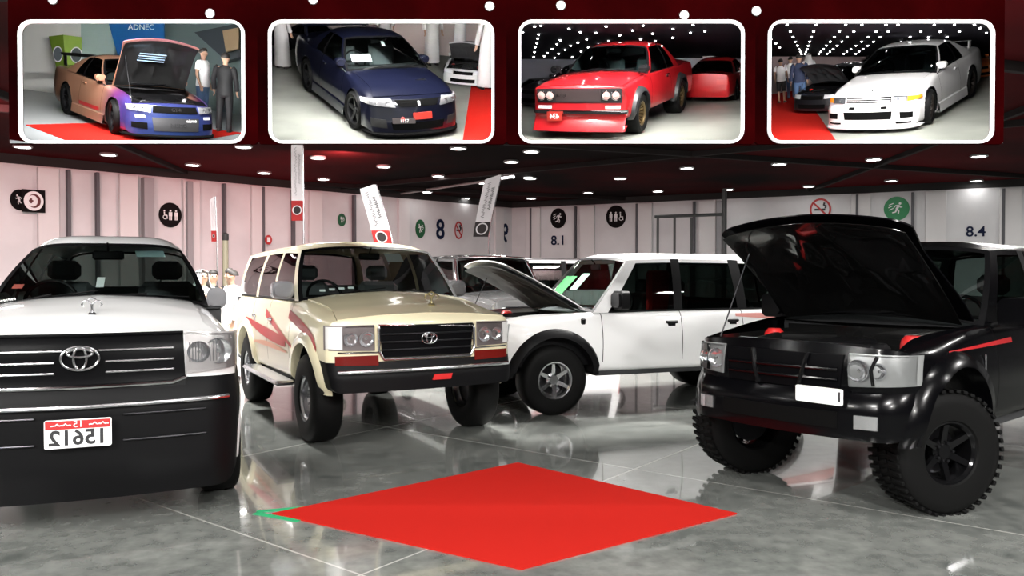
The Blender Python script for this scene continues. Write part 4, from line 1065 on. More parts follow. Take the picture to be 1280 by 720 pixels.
    for sx in (-1, 1):
        mb = MB(); P = []
        for y, w, h in ((-.20, .02, .025), (-.17, .042, .05), (-.08, .048, .075), (.0, .045, .095), (.06, .042, .095), (.085, .02, .06)):
            P.append([(sx * .115 + w * math.cos(a), y, max(.0, .0 + h * math.sin(a))) for a in [2 * PI * k / 14 for k in range(14)]])
        mb.grid(P, 0, True); mb.add(P[0], [tuple(range(14))]); mb.add(P[-1], [tuple(range(14))]); mb.build('shoe', SHOE, r, ang=50)
    r.matrix_world = M
    return r
def stand(X, Y, rz, s=1.0, z=0): return Matrix.Translation((X, Y, z)) @ Matrix.Rotation(rz, 4, 'Z') @ Matrix.Scale(s, 4)
person('robe', 'dark-haired person in a white robe standing between the white and the cream off-roaders', stand(gx(289, 12.2), 12.2, rad(-50), .96), 1)
person('dark', 'person in black clothes raising both hands to the face behind the white off-roader', stand(gx(266, 13.6), 13.6, rad(40), .95), 2)
person('robe', 'person in a white robe and headscarf holding both hands up behind the white off-roader', stand(gx(253, 12.6), 12.6, rad(50), .95), 2)
# ------------------------------------------------------------------ feather flags
FLAGW = mat('flag_white', (.72, .70, .72), .7); FLAGR = mat('flag_red', (.38, .012, .012), .7); FLAGB = mat('flag_black', (.015, .01, .01), .7)
def flag(label, px_t, py_t, px_b, py_b, wpx, Y, dark=False, yaw=0.0, slim=1.0):
    r = thing('feather_flag', label, 'flag', (gx(px_b, Y), Y, 0), 0, 'feather flags behind the cars')
    zt, zb = gz(py_t, Y), gz(py_b, Y); w = wpx / F * Y; dx = gx(px_t, Y) - gx(px_b, Y); H = zt - zb; T = .02
    cx = lambda z: dx * ((z - zb) / H) ** 1.2 if z > zb else 0
    def fn(u, z, d): x = cx(z) + u; return (x * math.cos(yaw) + 0, x * math.sin(yaw) + d, z)
    zr = zb + H * .24
    def strip(z0, z1, name, m, par, n=10):
        L = []; Rr = []
        for k in range(n + 1):
            z = lerp(z0, z1, k / n); t = (z - zb) / H; sh = w / 2 * (1 if t < .9 else math.sqrt(max(0.02, 1 - ((t - .9) / .1) ** 2)))
            L.append((-sh if t < .9 else w / 2 - 2 * sh * 1.0, z)); Rr.append((w / 2, z))
        P = L + Rr[::-1]; n2 = len(P)
        mb = MB(); mb.grid([[fn(*L[k], -T), fn(*Rr[k], -T)] for k in range(n + 1)]); mb.grid([[fn(*L[k], T), fn(*Rr[k], T)] for k in range(n + 1)])
        mb.grid([[fn(u, z, -T) for u, z in P], [fn(u, z, T) for u, z in P]], 0, True); return mb.build(name, m, par, ang=30)
    f = strip(zr, zt, 'banner', FLAGW, r); b = strip(zb, zr, 'banner_foot', FLAGB if dark else FLAGR, r)
    rr = min(w * .42, (zr - zb) * .4); zc = (zb + zr) / 2 + rr * .1
    mb = MB(); ring(mb, ellipse(rr * slim, rr, 28, (0, zc)), ellipse(rr * .8 * slim, rr * .8, 28, (0, zc)), -T - .012, -T - .002, fn); mb.build('ring', FLAGW, b)
    mb = MB(); mb.prism(ellipse(rr * .78 * slim, rr * .78, 24, (0, zc)), -T - .008, -T - .001, fn); mb.build('disc', FLAGB, b)
    mb = MB()                                                             # handwriting running up the banner
    for col, z0, z1 in ((-.12, zr + H * .06, zt - H * .12), (.2, zr + H * .2, zt - H * .2)):
        n = 46; mb.tube([fn(w * (col + .13 * math.sin(k * 2.1) * (1 if k % 5 else .2)), lerp(z0, z1, k / n), -T - .006) for k in range(n + 1)], w * .014, 5)
    mb.build('script', INK, f)
    mb = MB(); n = 14; mb.tube([fn(w / 2 + .015, lerp(0, zt, k / n), 0) for k in range(n + 1)], [lerp(.03, .012, k / n) for k in range(n + 1)], 8); mb.build('pole', SILVER, r)
    mb = MB(); mb.box((w / 2, 0, .03), (.5, .5, .06), .02); mb.build('base', DARKMETAL, r); return r
flag('tall white feather flag with red foot reaching the second display box from left', 372, 172, 372, 276, 14, 20.0)
flag('leaning white feather flag with red foot behind the cream off-roader roof', 459, 231, 479, 306, 22, 18.0)
flag('leaning white feather flag with black foot near the reversed 9', 617, 219, 601, 296, 19, 24.0, True)
flag('thin edge-on feather flag with red tip between the two left off-roaders', 266, 246, 268, 302, 6, 20.0, False, 0, .5)
pz = thing('post', 'narrow tan post with dark top between the two left off-roaders', 'post', (gx(282, 17), 17, 0))
MB().tube([(0, 0, 0), (0, 0, gz(296, 17))], .06, 10).build('shaft', mat('tan_post', (.22, .19, .13), .6), pz); MB().lathe([(0, .1), (.07, .06), (.07, -.06), (.06, -.08)], (0, 0, gz(296, 17)), 'z', 12).build('cap', FLAGB, pz)
# ------------------------------------------------------------------ red carpet and floor tape
mb = MB(); Q = [(-1.60, 5.31), (.05, 4.30), (1.50, 5.31), (.05, 6.75)]
mb.prism(Q, .001, .009, lambda u, v, d: (u, v, d)); o = mb.build('carpet', mat('red_carpet', (.46, .016, .011), .9, spec=.05, bump=(900, .3, .002)), ang=0); tag(o, 'diamond-shaped red carpet piece on the concrete in the middle foreground', 'carpet')
mb = MB()
for a, b in (((-1.72, 5.36), (-1.40, 5.47)), ((-1.72, 5.33), (-1.38, 5.16))):
    A, B = Vector((*a, .003)), Vector((*b, .003)); n = (B - A).cross(Vector((0, 0, 1))).normalized() * .025
    mb.prism([tuple((A + n).xy), tuple((A - n).xy), tuple((B - n).xy), tuple((B + n).xy)], .001, .004, lambda u, v, d: (u, v, d))
o = mb.build('floor_tape', mat('green_tape', (.02, .35, .14), .6), ang=0); tag(o, 'green tape arrow stuck on the floor beside the red carpet tip', 'tape')
# ------------------------------------------------------------------ vehicles further back
spg = dict(sp); 
lc = dict(L=4.75, W=1.80, H=1.95, R=.40, Ra=.48, axles=(.8, 3.6), w=[(0, .84), (.4, .88), (1.2, .9), (4.75, .88)], zb=[(0, .5), (4.75, .5)],
          zs=[(0, 1.15), (.5, 1.2), (1.3, 1.23), (4.75, 1.24)], zc=[(0, 1.2), (.5, 1.27), (1.2, 1.3), (4.75, 1.3)], kb=[(0, .95), (1.3, .94), (4.75, .93)], rs=.06,
          prof=[(.4, 0), (.7, 0), (.78, .05), (1.15, .09)], bow=.06, cr=.12, hood=(0, 1.3), doors=[(1.42, 2.45), (2.45, 3.35)], bump=(.4, .72), bumper_mat=CHROME,
          gh=dict(cowl=1.25, a=(1.32, 1.7), r=(4.7, 4.55), zr=[(1.6, 1.86), (2.4, 1.89), (4.5, 1.87)], xr=.72, crown=.05, lift=.03, bow=(.09, .05), bulge=.02, cowl_rise=.06, drive=-1, glass=DWIN,
                  cols=[(1.32, 1.7), (1.46, 1.82), (2.38, 2.42), (2.46, 2.5), (3.3, 3.26), (3.42, 3.38), (4.5, 4.4), (4.7, 4.55)], kinds=['p', 'g', 'b', 'g', 'b', 'g', 'p']))
c = Car('off_roader', 'dark grey off-roader with chrome windscreen surround behind the cream one', 'car', lc, GREYP)
c.wheels(.25, .2, 'steel', SILVER)
c.part('grille', c.npatch([(-.6, .85), (.6, .85), (.6, 1.08), (-.6, 1.08)], 8, 3, .012), gm)
for sx in (-1, 1):
    mb = MB(); lamp_bowl(mb, (sx * .66, c.nose(.66, .97) - .02, .97), .1, .06); c.part('headlight', mb, REFL)
    mb = MB(); mb.tube([tuple(Vector((sx * p.x, p.y - .02, p.z))) for p in [c.gside(1.35, 1.73, k / 8) for k in range(9)]], .022, 8); c.part('screen_trim', mb, CHROME)
    c.mirror(sx, 1.5, 1.24, CHROME, .16, .2, .2)
mb = MB(); mb.tube([(x, c.wpt(.5, .97)[1] + .08 * (x / .7) ** 2 - .03, c.wpt(.5 + x / 2, .98)[2] + .01) for x in [lerp(-.68, .68, k / 10) for k in range(11)]], .02, 8); c.part('screen_trim', mb, CHROME)
c.handles((2.3, 3.2), 1.08, CHROME)
c.place(0, 1.35, gx(626, 14.2), 14.2, rad(30))
e = dict(lc); e['gh'] = dict(lc['gh'], zr=[(1.6, 1.88), (2.4, 1.92), (4.5, 1.90)]); e['bumper_mat'] = WPAINT
c = Car('estate_car', 'white estate seen side-on far behind the raised white bonnet', 'car', e, WPAINT); c.wheels(.25, .2, '6', SILVER)
for sx in (-1, 1):
    c.part('headlight', c.npatch([(sx * .5, .9), (sx * .8, .9), (sx * .8, 1.08), (sx * .5, 1.1)], 6, 3, .01), REFL)
    mb = MB(); mb.tube([(sx * .66, y, 1.95) for y in (1.9, 2.4, 3.4, 4.3)], .02, 6); c.part('roof_rail', mb, SILVER)
    c.part('tail_lamp', c.npatch([(sx * .6, 1.0), (sx * .82, 1.0), (sx * .82, 1.25), (sx * .6, 1.25)], 3, 3, .012, end=1), REDP)
c.place(0, 2.4, gx(650, 19.5), 19.5, rad(-82))
# ------------------------------------------------------------------ four hanging display boxes with car models
Y0 = 6.0; KS = 6.0 / 7.0; MX, MT = 15, 30      # window plane; fascia margins around each window in photo pixels
FRAMEW = mat('white_frame_painted_glow', (.85, .85, .85), .4, emit=(1, 1, 1), estr=.6); FASCM = mat('fascia_painted_red_glow', (.003, .0003, .0004), .9, spec=.0, noise=(.9, (.030, .0008, .0012), .35, .65)); CASE = mat('case_black', (.008, .007, .007), .8, spec=.1)  # frame glow and patchy red wash on the fascia are light put into the materials
def ray(px, py): return Vector(((px - 640) / F, 1, (YH - py) / F))
EYE = Vector((0, 0, CH))
class Box:
    def __init__(s, px0, px1, py0, py1, anchor, Ya, elev, Yb, label, floor, back, name='display_box', power=105, ceil=None, yceil=None):
        s.px = (px0, px1); s.py = (py0, py1)
        cx, cy = (px0 + px1) / 2, (py0 + py1) / 2
        d = ray(cx, cy); s.phi = math.atan2(d.x, d.y); eps = math.atan2(d.z, math.hypot(d.x, d.y)); s.T = eps + rad(elev)
        s.RB = Matrix.Rotation(-s.phi, 4, 'Z') @ Matrix.Rotation(s.T, 4, 'X'); s.n = (s.RB @ Vector((0, 0, 1, 0))).to_3d() if False else s.RB.to_3x3() @ Vector((0, 0, 1))
        Ya *= KS; s.P0 = EYE + ray(*anchor) * Ya; s.root = thing(name, label, 'display box', (gx(cx, Y0), Y0, gz(py1, Y0)))
        w, h = (px1 - px0) / F * Y0, (py1 - py0) / F * Y0; zc = gz(cy, Y0); xc = gx(cx, Y0); r = .115 * KS; w0 = w
        o3 = Vector(s.root.location); L = lambda p: tuple(Vector(p) - o3)
        fn = lambda u, v, d: L((xc + u, Y0 - d, zc + v))
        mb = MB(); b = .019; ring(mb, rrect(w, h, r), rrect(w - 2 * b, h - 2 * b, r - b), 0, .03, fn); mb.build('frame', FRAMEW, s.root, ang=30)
        mb = MB(); Q = rrect(w - .01, h - .01, r - .005)                     # dark fascia board around the window
        big = []; mx, mt = MX / F * Y0, MT / F * Y0
        for u, v in Q:
            k = max(abs(u) / (w / 2), abs(v) / (h / 2)); u2, v2 = u / k, v / k
            big.append((u2 * (w / 2 + mx) / (w / 2), v2 * (h / 2 + mt) / (h / 2) if v2 > 0 else v2 * (h / 2 + .004) / (h / 2)))
        ring(mb, big, Q, -.03, -.004, fn); mb.build('fascia', FASCM, s.root, ang=0)
        # casing: side, top and bottom panels that splay towards the back
        s.Yb = Yb
        def cor(px, py, Y): return Vector((gx(px, Y), Y, gz(py, Y)))
        def quad(name, pts, m, th=.0): mb = MB(); mb.add([L(p) for p in pts], [(0, 1, 2, 3)]); return mb.build(name, m, s.root, ang=0, solid=th)
        X0, X1, T0 = px0 - MX + 1, px1 + MX - 1, py0 - MT + 1
        s.backm = back
        a = [cor(X0, T0, Y0 + .03), cor(X1, T0, Y0 + .03), cor(X1, py1 - .5, Y0 + .03), cor(X0, py1 - .5, Y0 + .03)]
        z = [cor(X0, T0, Yb), cor(X1, T0, Yb), cor(X1, py1 - .5, Yb), cor(X0, py1 - .5, Yb)]
        for nm, i, j in (('top_panel', 0, 1), ('side_panel', 1, 2), ('bottom_panel', 2, 3), ('side_panel', 3, 0)): quad(nm, [a[i], a[j], z[j], z[i]], CASE)
        quad('back_panel', z, back)
        f = [s.hit(X0, py1 - .5), s.hit(X1, py1 - .5), s.drop(X1, Yb), s.drop(X0, Yb)]
        print('BOX', label[:20], 'Yfront', [round(p.y, 2) for p in f], 'Yb', round(Yb, 2), 'ztop', round(gz(py0, Yb), 2))
        quad('stage_floor', f, floor)
        if ceil:
            s.ceil = (cor(X0, py0 - 8, Y0 + .30), cor(X1, py0 - 8, Y0 + .30), cor(X1, yceil, Yb - .01), cor(X0, yceil, Yb - .01))
            quad('stage_ceiling', s.ceil, ceil)
        for px in (px0 + 25, px1 - 25):
            mb = MB(); p = cor(px, py0 + 1, Y0 + .1); mb.tube([L(p), L((p.x, p.y, CEIL))], .006, 6); mb.build('hanging_rod', DARKMETAL, s.root)
        # added strip lamp to brighten the inside, unseen behind the top of the fascia
        p = cor(cx, py0 - MT * .5, Y0 + .12); mb = MB(); mb.box(L(p), ((px1 - px0) / F * Y0 * .95, .05, .03), .006); mb.build('added_strip_lamp', REFL, s.root)
        o = area('added_box_strip', (p.x, p.y + .03, p.z - .02), (p.x, p.y + 3.0, p.z - .9), (px1 - px0) / F * Y0 * .9, power, (1, .98, .96), .05); s.lamp = o.data
    def drop(s, px, Y): x = gx(px, Y); q = s.P0; return Vector((x, Y, q.z - (s.n.x * (x - q.x) + s.n.y * (Y - q.y)) / s.n.z))
    def hit(s, px, py):
        d = ray(px, py); t = (s.P0 - EYE).dot(s.n) / d.dot(s.n); return EYE + d * t
    def base(s, px, py, lift=0.0): return Matrix.Translation(s.hit(px, py) + s.n * lift) @ s.RB
    def at(s, px, py, Y): return EYE + ray(px, py) * Y
    def flat(s, name, pix, m, label, cat, lift=.004, th=.004):
        """flat piece lying on the stage floor, corners in order"""
        P = [(s.hit(*p) if s.hit(*p).y < s.Yb - .05 else s.drop(p[0], s.Yb - .05)) + s.n * lift for p in pix]; c = sum(P, Vector()) / len(P); mb = MB(); mb.prism([(i, 0) for i in range(len(P))], 0, 1, lambda u, v, d: tuple(P[int(u)] - c - s.n * th * d))
        o = mb.build(name, m, None, ang=0); o.location = c; return tag(o, label, cat)
    def slab(s, name, pix, Y, m, label=None, cat=None, th=.05, parent=None, loc=None, ang=0):
        """upright board at depth Y with real thickness"""
        P = [s.at(px, py, Y) for px, py in pix]; c = sum(P, Vector()) / len(P) if loc is None else loc
        mb = MB(); n = len(P); A = [tuple(p - c) for p in P]; B = [tuple(p - c + Vector((0, th, 0))) for p in P]
        mb.add(A + B, [tuple(range(n)), tuple(range(2 * n - 1, n - 1, -1))] + [(i, (i + 1) % n, (i + 1) % n + n, i + n) for i in range(n)])
        o = mb.build(name, m, parent, ang=ang)
        if parent is None: o.location = c; tag(o, label, cat)
        return o, c
# ---- sports coupe
def coupe_spec(**k):
    d = dict(L=4.6, W=1.79, H=1.36, R=.325, Ra=.365, axles=(.86, 3.53), w=[(0, .84), (.5, .875), (.9, .895), (1.7, .87), (3.0, .875), (3.6, .9), (4.2, .88), (4.6, .83)], zb=[(0, .12), (4.6, .2)],
             zs=[(0, .62), (.45, .72), (.9, .80), (1.6, .86), (3.2, .90), (4.6, .92)], zc=[(0, .66), (.5, .79), (1.2, .89), (1.7, .93), (3.5, .98), (4.6, .98)], kb=[(0, .92), (.8, .90), (1.6, .90), (3.5, .88), (4.6, .9)], rs=[(0, .05), (.8, .14), (1.7, .08), (4.6, .08)],
             prof=[(.1, .0), (.25, .0), (.42, .03), (.55, .06), (.7, .14)], bow=.22, cr=.2, fall=.6, hood=(.12, 1.38), doors=[(1.5, 2.75)], deck=3.75, boot=3.85, zmf=.45, ks=.97,
             gh=dict(cowl=1.4, a=(1.45, 2.15), r=(3.75, 3.05), zr=[(2.0, 1.27), (2.5, 1.30), (3.1, 1.25)], xr=.56, crown=.05, lift=.02, bow=(.2, .12), bulge=.03, cowl_rise=.07, drive=-1, top=.95,
                     cols=[(1.45, 2.15), (1.62, 2.22), (2.7, 2.62), (2.8, 2.68), (3.2, 2.88), (3.75, 3.05)], kinds=['p', 'g', 'b', 'g', 'p']))
    gh = k.pop('gh', None); d.update(k)
    if gh: d['gh'] = dict(d['gh'], **gh)
    return d
def spoiler(c, y, z, w, m, h=.2):
    mb = MB()
    mb.grid([[(x, y + dy, z + h + dz) for x in [lerp(-w, w, k / 10) for k in range(11)]] for dy, dz in ((0, .0), (.1, .03), (.24, .05), (.24, .03), (.1, .0), (0, 0))])
    o = c.part('rear_wing', mb, m)
    for sx in (-1, 1): c.part('wing_stand', MB().box((sx * w * .9, y + .12, z + h / 2), (.03, .16, h), .01), m, o)
    return o
# ================= first box: two-tone coupe with open bonnet
GALF = mat('gallery_floor', (.42, .45, .46), .25); GALB = mat('gallery_back', (.12, .17, .17), .6)
b1 = Box(28, 308, 28, 180, (140, 168.5), 8.0, 4.5, 9.6, 'framed display box with a purple and bronze coupe, first from left', GALF, GALB)
FLIP = bpy.data.materials.new('bronze_purple_flip_paint'); FLIP.use_nodes = True; MATS['flip'] = FLIP
nt = FLIP.node_tree; bs = nt.nodes['Principled BSDF']; tc = nt.nodes.new('ShaderNodeTexCoord'); sx_ = nt.nodes.new('ShaderNodeSeparateXYZ'); rp = nt.nodes.new('ShaderNodeValToRGB'); mr = nt.nodes.new('ShaderNodeMapRange')
nt.links.new(tc.outputs['Object'], sx_.inputs[0]); nt.links.new(sx_.outputs['Y'], mr.inputs[0]); mr.inputs[1].default_value = -2.3; mr.inputs[2].default_value = 2.3; nt.links.new(mr.outputs[0], rp.inputs[0])
e_ = rp.color_ramp.elements; e_[0].position = 0; e_[0].color = (.02, .045, .16, 1); e_[1].position = .45; e_[1].color = (.50, .26, .16, 1); x_ = e_.new(.1); x_.color = (.05, .03, .16, 1); x_ = e_.new(.2); x_.color = (.13, .025, .12, 1); x_ = e_.new(.32); x_.color = (.48, .24, .16, 1)
nt.links.new(rp.outputs[0], bs.inputs['Base Color']); bs.inputs['Metallic'].default_value = .35; bs.inputs['Roughness'].default_value = .3; bs.inputs['Coat Weight'].default_value = 1
BLKRIM = mat('black_rim', (.02, .02, .022), .3, .6)
def gtr_common(c, body, rim, hl, kind):
    """headlights, grille, bumper openings, skirts and splitter"""
    if kind == 'r34':
        c.part('grille', c.npatch([(-.42, .53), (.42, .53), (.40, .645), (-.40, .645)], 12, 3, .012), GAP)
        c.part('bumper_grille', c.npatch([(-.42, .20), (.42, .20), (.44, .44), (-.44, .44)], 12, 4, .008), mat('mesh_grey', (.08, .08, .085), .4, .6))
        for sx in (-1, 1):
            c.part('bumper_duct', c.npatch([(sx * .52, .22), (sx * .76, .24), (sx * .76, .34), (sx * .52, .34)], 6, 3, .006), GAP)
            c.part('indicator', c.npatch([(sx * .55, .42), (sx * .7, .42), (sx * .7, .47), (sx * .55, .47)], 4, 2, .01), mat('clear_indicator', (.75, .75, .74), .15, coat=1))
        H = [(.46, .53), (.80, .55), (.80, .64), (.45, .655)]
    elif kind == 'r33':
        c.part('grille', c.npatch([(-.34, .55), (.34, .55), (.40, .65), (-.40, .65)], 12, 3, .010), GAP)
        c.part('bumper_grille', c.npatch([(-.45, .17), (.45, .17), (.48, .30), (-.48, .30)], 12, 4, .006), GAP)
        for sx in (-1, 1): c.part('bumper_duct', c.npatch([(sx * .54, .20), (sx * .78, .22), (sx * .78, .36), (sx * .56, .34)], 6, 3, .006), mat('duct_dark', (.02, .02, .02), .4))
        c.part('tow_hook', MB().lathe([(0, -.01), (.035, -.01), (.035, .01), (0, .01)], (-.3, c.nose(.3, .36) - .02, .36), 'y', 14), mat('tow_red', (.7, .12, .1), .4))
        H = [(.40, .54), (.81, .57), (.80, .65), (.46, .67)]
    else:
        c.part('grille', c.npatch([(-.40, .56), (.40, .56), (.40, .655), (-.40, .655)], 10, 3, .008), GAP)
        for z in (.585, .625): c.part('grille_bar', c.nbar([(-.39, z), (.39, z)], .011, None, .012), body)
        c.part('bumper_grille', c.npatch([(-.42, .26), (.42, .26), (.44, .40), (-.44, .40)], 10, 3, .006), GAP)
        for sx in (-1, 1):
            c.part('bumper_duct', c.npatch([(sx * .57, .27), (sx * .76, .27), (sx * .76, .37), (sx * .56, .38)], 5, 3, .006), GAP)
            c.part('bumper_slot', c.npatch([(sx * .5, .17), (sx * .74, .17), (sx * .74, .20), (sx * .5, .20)], 5, 2, .006), GAP)
            c.part('number_light', c.npatch([(sx * .24, .45), (sx * .34, .45), (sx * .34, .49), (sx * .24, .49)], 3, 2, .006), GAP)
        H = [(.43, .555), (.66, .56), (.66, .65), (.43, .66)]
    for sx in (-1, 1):
        h = c.part('headlight', c.npatch([(sx * x, z) for x, z in H], 10, 4, .010), hl)
        for t in ((.3, .68) if kind != 'r32' else (.3,)):
            mb = MB(); x = lerp(H[0][0], H[1][0], t); z = (H[0][1] + H[2][1]) / 2; lamp_bowl(mb, (sx * x, c.nose(x, z) - .014, z), .042, .03, 16); c.part('lamp_bowl', mb, REFL, h)
        c.part('lamp_lens', c.npatch([(sx * x, z) for x, z in H], 10, 4, .034, back=.03), LENS, h)
        if kind == 'r32': c.part('indicator', c.npatch([(sx * .665, .56), (sx * .84, .575), (sx * .835, .635), (sx * .665, .65)], 8, 3, .014), AMBER)
        if kind == 'r33': c.part('corner_lamp', c.npatch([(sx * .78, .565), (sx * .86, .58), (sx * .86, .64), (sx * .78, .655)], 5, 3, .014), mat('clear_indicator', (.75, .75, .74), .15, coat=1))
        mb = MB(); y0, y1 = c.axles[0] + .4, c.axles[1] - .4; mb.grid([[(sx * (c.side_x(y, .25) + dx), y, z) for y in [lerp(y0, y1, k / 8) for k in range(9)]] for dx, z in ((-.02, .34), (.03, .30), (.05, .14), (-.05, .13))]); c.part('side_skirt', mb, body)
        c.mirror(sx, 1.68, .88, body, .06, .13, .18)
    mb = MB(); Q = [(x, c.nose(x, .13)) for x in [lerp(-.86, .86, k / 20) for k in range(21)]]
    mb.grid([[(x, y - o, z) for x, y in Q] for o, z in ((-.15, .10), (.07, .085), (.075, .11), (-.02, .135))]); c.part('front_splitter', mb, GAP if kind != 'r32' else body)
    c.handles((2.55,), .78, body); c.wipers((-.5, .05), .5)
sp = coupe_spec(hood_open=64, lining=mat('bonnet_underside_dark', (.01, .01, .01), .3, coat=.4), bay_mat=BLACK, engine_mat=DARKMETAL, gh=dict(glass=WIN, wglass=CLEARW), cap_mat=SILVER)
c = Car('coupe', 'bronze and purple two-tone coupe with raised bonnet in the first display box', 'car', sp, FLIP)
gtr_common(c, FLIP, BLKRIM, mat('lamp_housing4', (.7, .7, .72), .3, .3), 'r34'); c.wheels(.25, .235, '5', BLKRIM, dish=.03, steer=-8)
spoiler(c, 4.25, .95, .68, BLKRIM, .22)
c.part('grille_badge', text_mb('GT-R', .085, .006, c.nmap(.0, .59, .02)), CHROME)
c.part('bumper_lettering', text_mb('NISMO', .10, .004, c.nmap(.02, .31, .012)), INK); c.part('bumper_lettering', text_mb('nismo', .085, .004, c.nmap(.28, .40, .012)), PAPER)
for k in range(4):
    mb = MB(); mb.box((-.12, .55 + .06 * k - 1.37, -.045 ), (.5, .02, .02), .006); mb.v = [(x, y, z - (.14 - .02 * k)) for x, y, z in mb.v]
    mb.build('bonnet_slat', mat('slat_blue', (.25, .35, .45), .3, .5), c.bonnet)
for sx in (1, -1): c.part('flank_stripe', c.sstrip([(lerp(1.6, 2.72, t), .34, .41) for t in (0, .25, .5, .75, 1)], sx, .004), DEC)
c.place(-.9, .86, 0, 0, rad(20), scale=.53 * KS, base=b1.base(140, 168.5))
b1.flat('carpet', [(34, 157), (180, 153), (306, 167), (232, 179), (92, 179)], mat('red_carpet', (.62, .022, .014), .9), 'red carpet piece under the bronze and purple coupe', 'carpet')
b1.slab('wall_panel', [(29, 29), (104, 29), (104, 128), (29, 135)], b1.Yb - .3, mat('gallery_white', (.8, .8, .76), .7), 'pale white gallery wall panel behind the first box coupe, far left', 'panel', .04)
b1.slab('column', [(104, 29), (146, 29), (146, 125), (104, 126)], b1.Yb - .34, mat('glass_column_green', (.42, .55, .52), .3), 'broad pale green glass column in the first display box', 'column', .1)
o, cc = b1.slab('banner', [(138, 29), (207, 29), (207, 80), (152, 80)], b1.Yb - .42, mat('banner_blue', (.012, .14, .42), .5), 'blue hanging banner reading ADNEC in the first display box', 'banner', .03)
Yq = b1.Yb - .43
def flat_text(box, txt, px, py, hpx, Y, m, parent, c, nm='lettering', k=1.0, mirror=False):
    p = box.at(px, py, Y); s_ = Y / F; mb = text_mb(txt, hpx * 1.38 * s_, .004, lambda u, v, d: tuple(p + Vector((u * k, -d, v)) - c), mirror=mirror); return mb.build(nm, m, parent, ang=0)
flat_text(b1, 'ADNEC', 179, 36, 7, Yq, PAPER, o, cc)
gb = thing('planter_box', 'tall green tapered box with round emblems in the first display box', 'box'); GRN = mat('lime_green', (.25, .40, .045), .5); GRN2 = mat('lime_green_dark', (.17, .28, .03), .5)
def corners(Y, dx): return Y
Yg = b1.Yb - .6; c0 = b1.at(83, 100, Yg); gb.location = c0
def P(px, py, Y): return tuple(b1.at(px, py, Y) - c0)
mb = MB(); T_ = [P(64, 47, Yg + .05), P(82, 45, Yg - .08), P(105, 48, Yg + .05), P(88, 49, Yg + .2)]; B_ = [P(76, 98, Yg + .05), P(86, 99, Yg - .04), P(104, 97, Yg + .05), P(92, 97, Yg + .15)]
mb.grid([B_, T_], 0, True); mb.add(T_, [(0, 1, 2, 3)]); mb.add(B_, [(3, 2, 1, 0)]); mb.build('box_shell', GRN, gb, ang=0)
for px, py, rx, r in ((75, 69, 6, 10), (98, 70, 7.5, 10)):
    mb = MB(); mb.prism(ellipse(rx, r, 24), 0, 1, lambda u, v, d, px=px, py=py: P(px + u, py - v, Yg - .02 - .015 * d)); e2 = mb.build('emblem_disc', PAPER, gb)
    mb = MB(); mb.prism(ellipse(rx * .85, r * .85, 24), 0, 1, lambda u, v, d, px=px, py=py: P(px + u, py - v, Yg - .036 - .01 * d)); mb.build('emblem_face', mat('emblem_grey', (.10, .12, .13), .6), e2)
b1.slab('beam_block', [(245, 42), (308, 29), (308, 70), (285, 78)], b1.Yb - .2, mat('gallery_dark', (.03, .04, .05), .5), 'dark angular structure at the right of the first display box', 'structure', .08)
b1.slab('tan_panel', [(280, 40), (300, 36), (300, 62), (284, 66)], b1.Yb - .32, mat('tan_panel', (.35, .25, .14), .6), 'small tan panel on the dark structure of the first display box', 'panel', .03)
def fig(box, kind, label, px, Y, sc, rz, pose=0, group=None):
    P = box.drop(px, Y); s_ = min(sc * KS, (CH + (YH - box.py[0] + MT) / F * Y - P.z - .04) / 1.78); return person(kind, label, Matrix.Translation(P) @ box.RB @ Matrix.Rotation(rad(rz), 4, 'Z') @ Matrix.Scale(s_, 4), pose, group)
fig(b1, 'tee', 'person in a white T-shirt and jeans bending to the engine bay in the first box', 254, 8.3, .50, 60)
fig(b1, 'suit', 'person in a black suit seen from behind in the first box', 281, 7.9, .50, 160)
# ================= second box: dark blue coupe
HALLF = mat('hall_floor_model', (.20, .21, .185), .35, noise=(3, (.30, .31, .275), .3, .7)); PINKB = mat('hall_back_pale', (.55, .45, .43), .7)
b2 = Box(338, 618, 28, 180, (428, 160), 7.9, 13, 9.8, 'framed display box with a dark blue coupe, second from left', HALLF, PINKB)
NAVP = paint('midnight_blue_car_paint', (.003, .004, .013), .2, .3)
sp = coupe_spec(L=4.6, W=1.78, zs=[(0, .64), (.45, .73), (.9, .80), (1.6, .86), (3.2, .90), (4.6, .90)], gh=dict(wglass=CLEARW))
c = Car('coupe', 'dark blue coupe with white card behind the windscreen in the second display box', 'car', sp, NAVP)
gtr_common(c, NAVP, BLKRIM, mat('lamp_housing5', (.45, .45, .47), .3, .3), 'r33'); c.wheels(.25, .235, '5', BLKRIM, dish=.03, steer=6); spoiler(c, 4.25, .93, .68, NAVP, .2)
dash_card(c, .2, .35, .36, .2, PAPER, 'windscreen_card'); dash_card(c, .55, .75, .06, .13, PAPER, 'hanging_tag')
c.part('number_plate', MB().prism(rrect(.34, .11, .01), 0, .012, c.nmap(.05, .40, .02)), mat('plate_red', (.42, .03, .02), .4)); 
o = c.part('plate_frame', MB().prism(rrect(.38, .09, .01), 0, .012, c.nmap(-.28, .33, .02)), mat('plate_dark', (.05, .04, .04), .5)); c.part('plate_number', text_mb('1157', .075, .003, c.nmap(-.28, .33, .033)), PAPER, o)
c.part('bonnet_vent', MB().box((.3, .75, c.top_z(.3, .75) + .004), (.2, .12, .012), .005), GAP)
c.part('grille_badge', MB().prism(rrect(.05, .07, .01), 0, .01, c.nmap(.0, .60, .015)), SILVER)
c.place(-.9, .86, 0, 0, rad(21), scale=.57 * KS, base=b2.base(440, 162))
b2.flat('carpet', [(578, 180), (592, 90), (617, 84), (617, 180)], mat('red_carpet', (.62, .022, .014), .9), 'strip of red carpet along the right side of the second box', 'carpet')
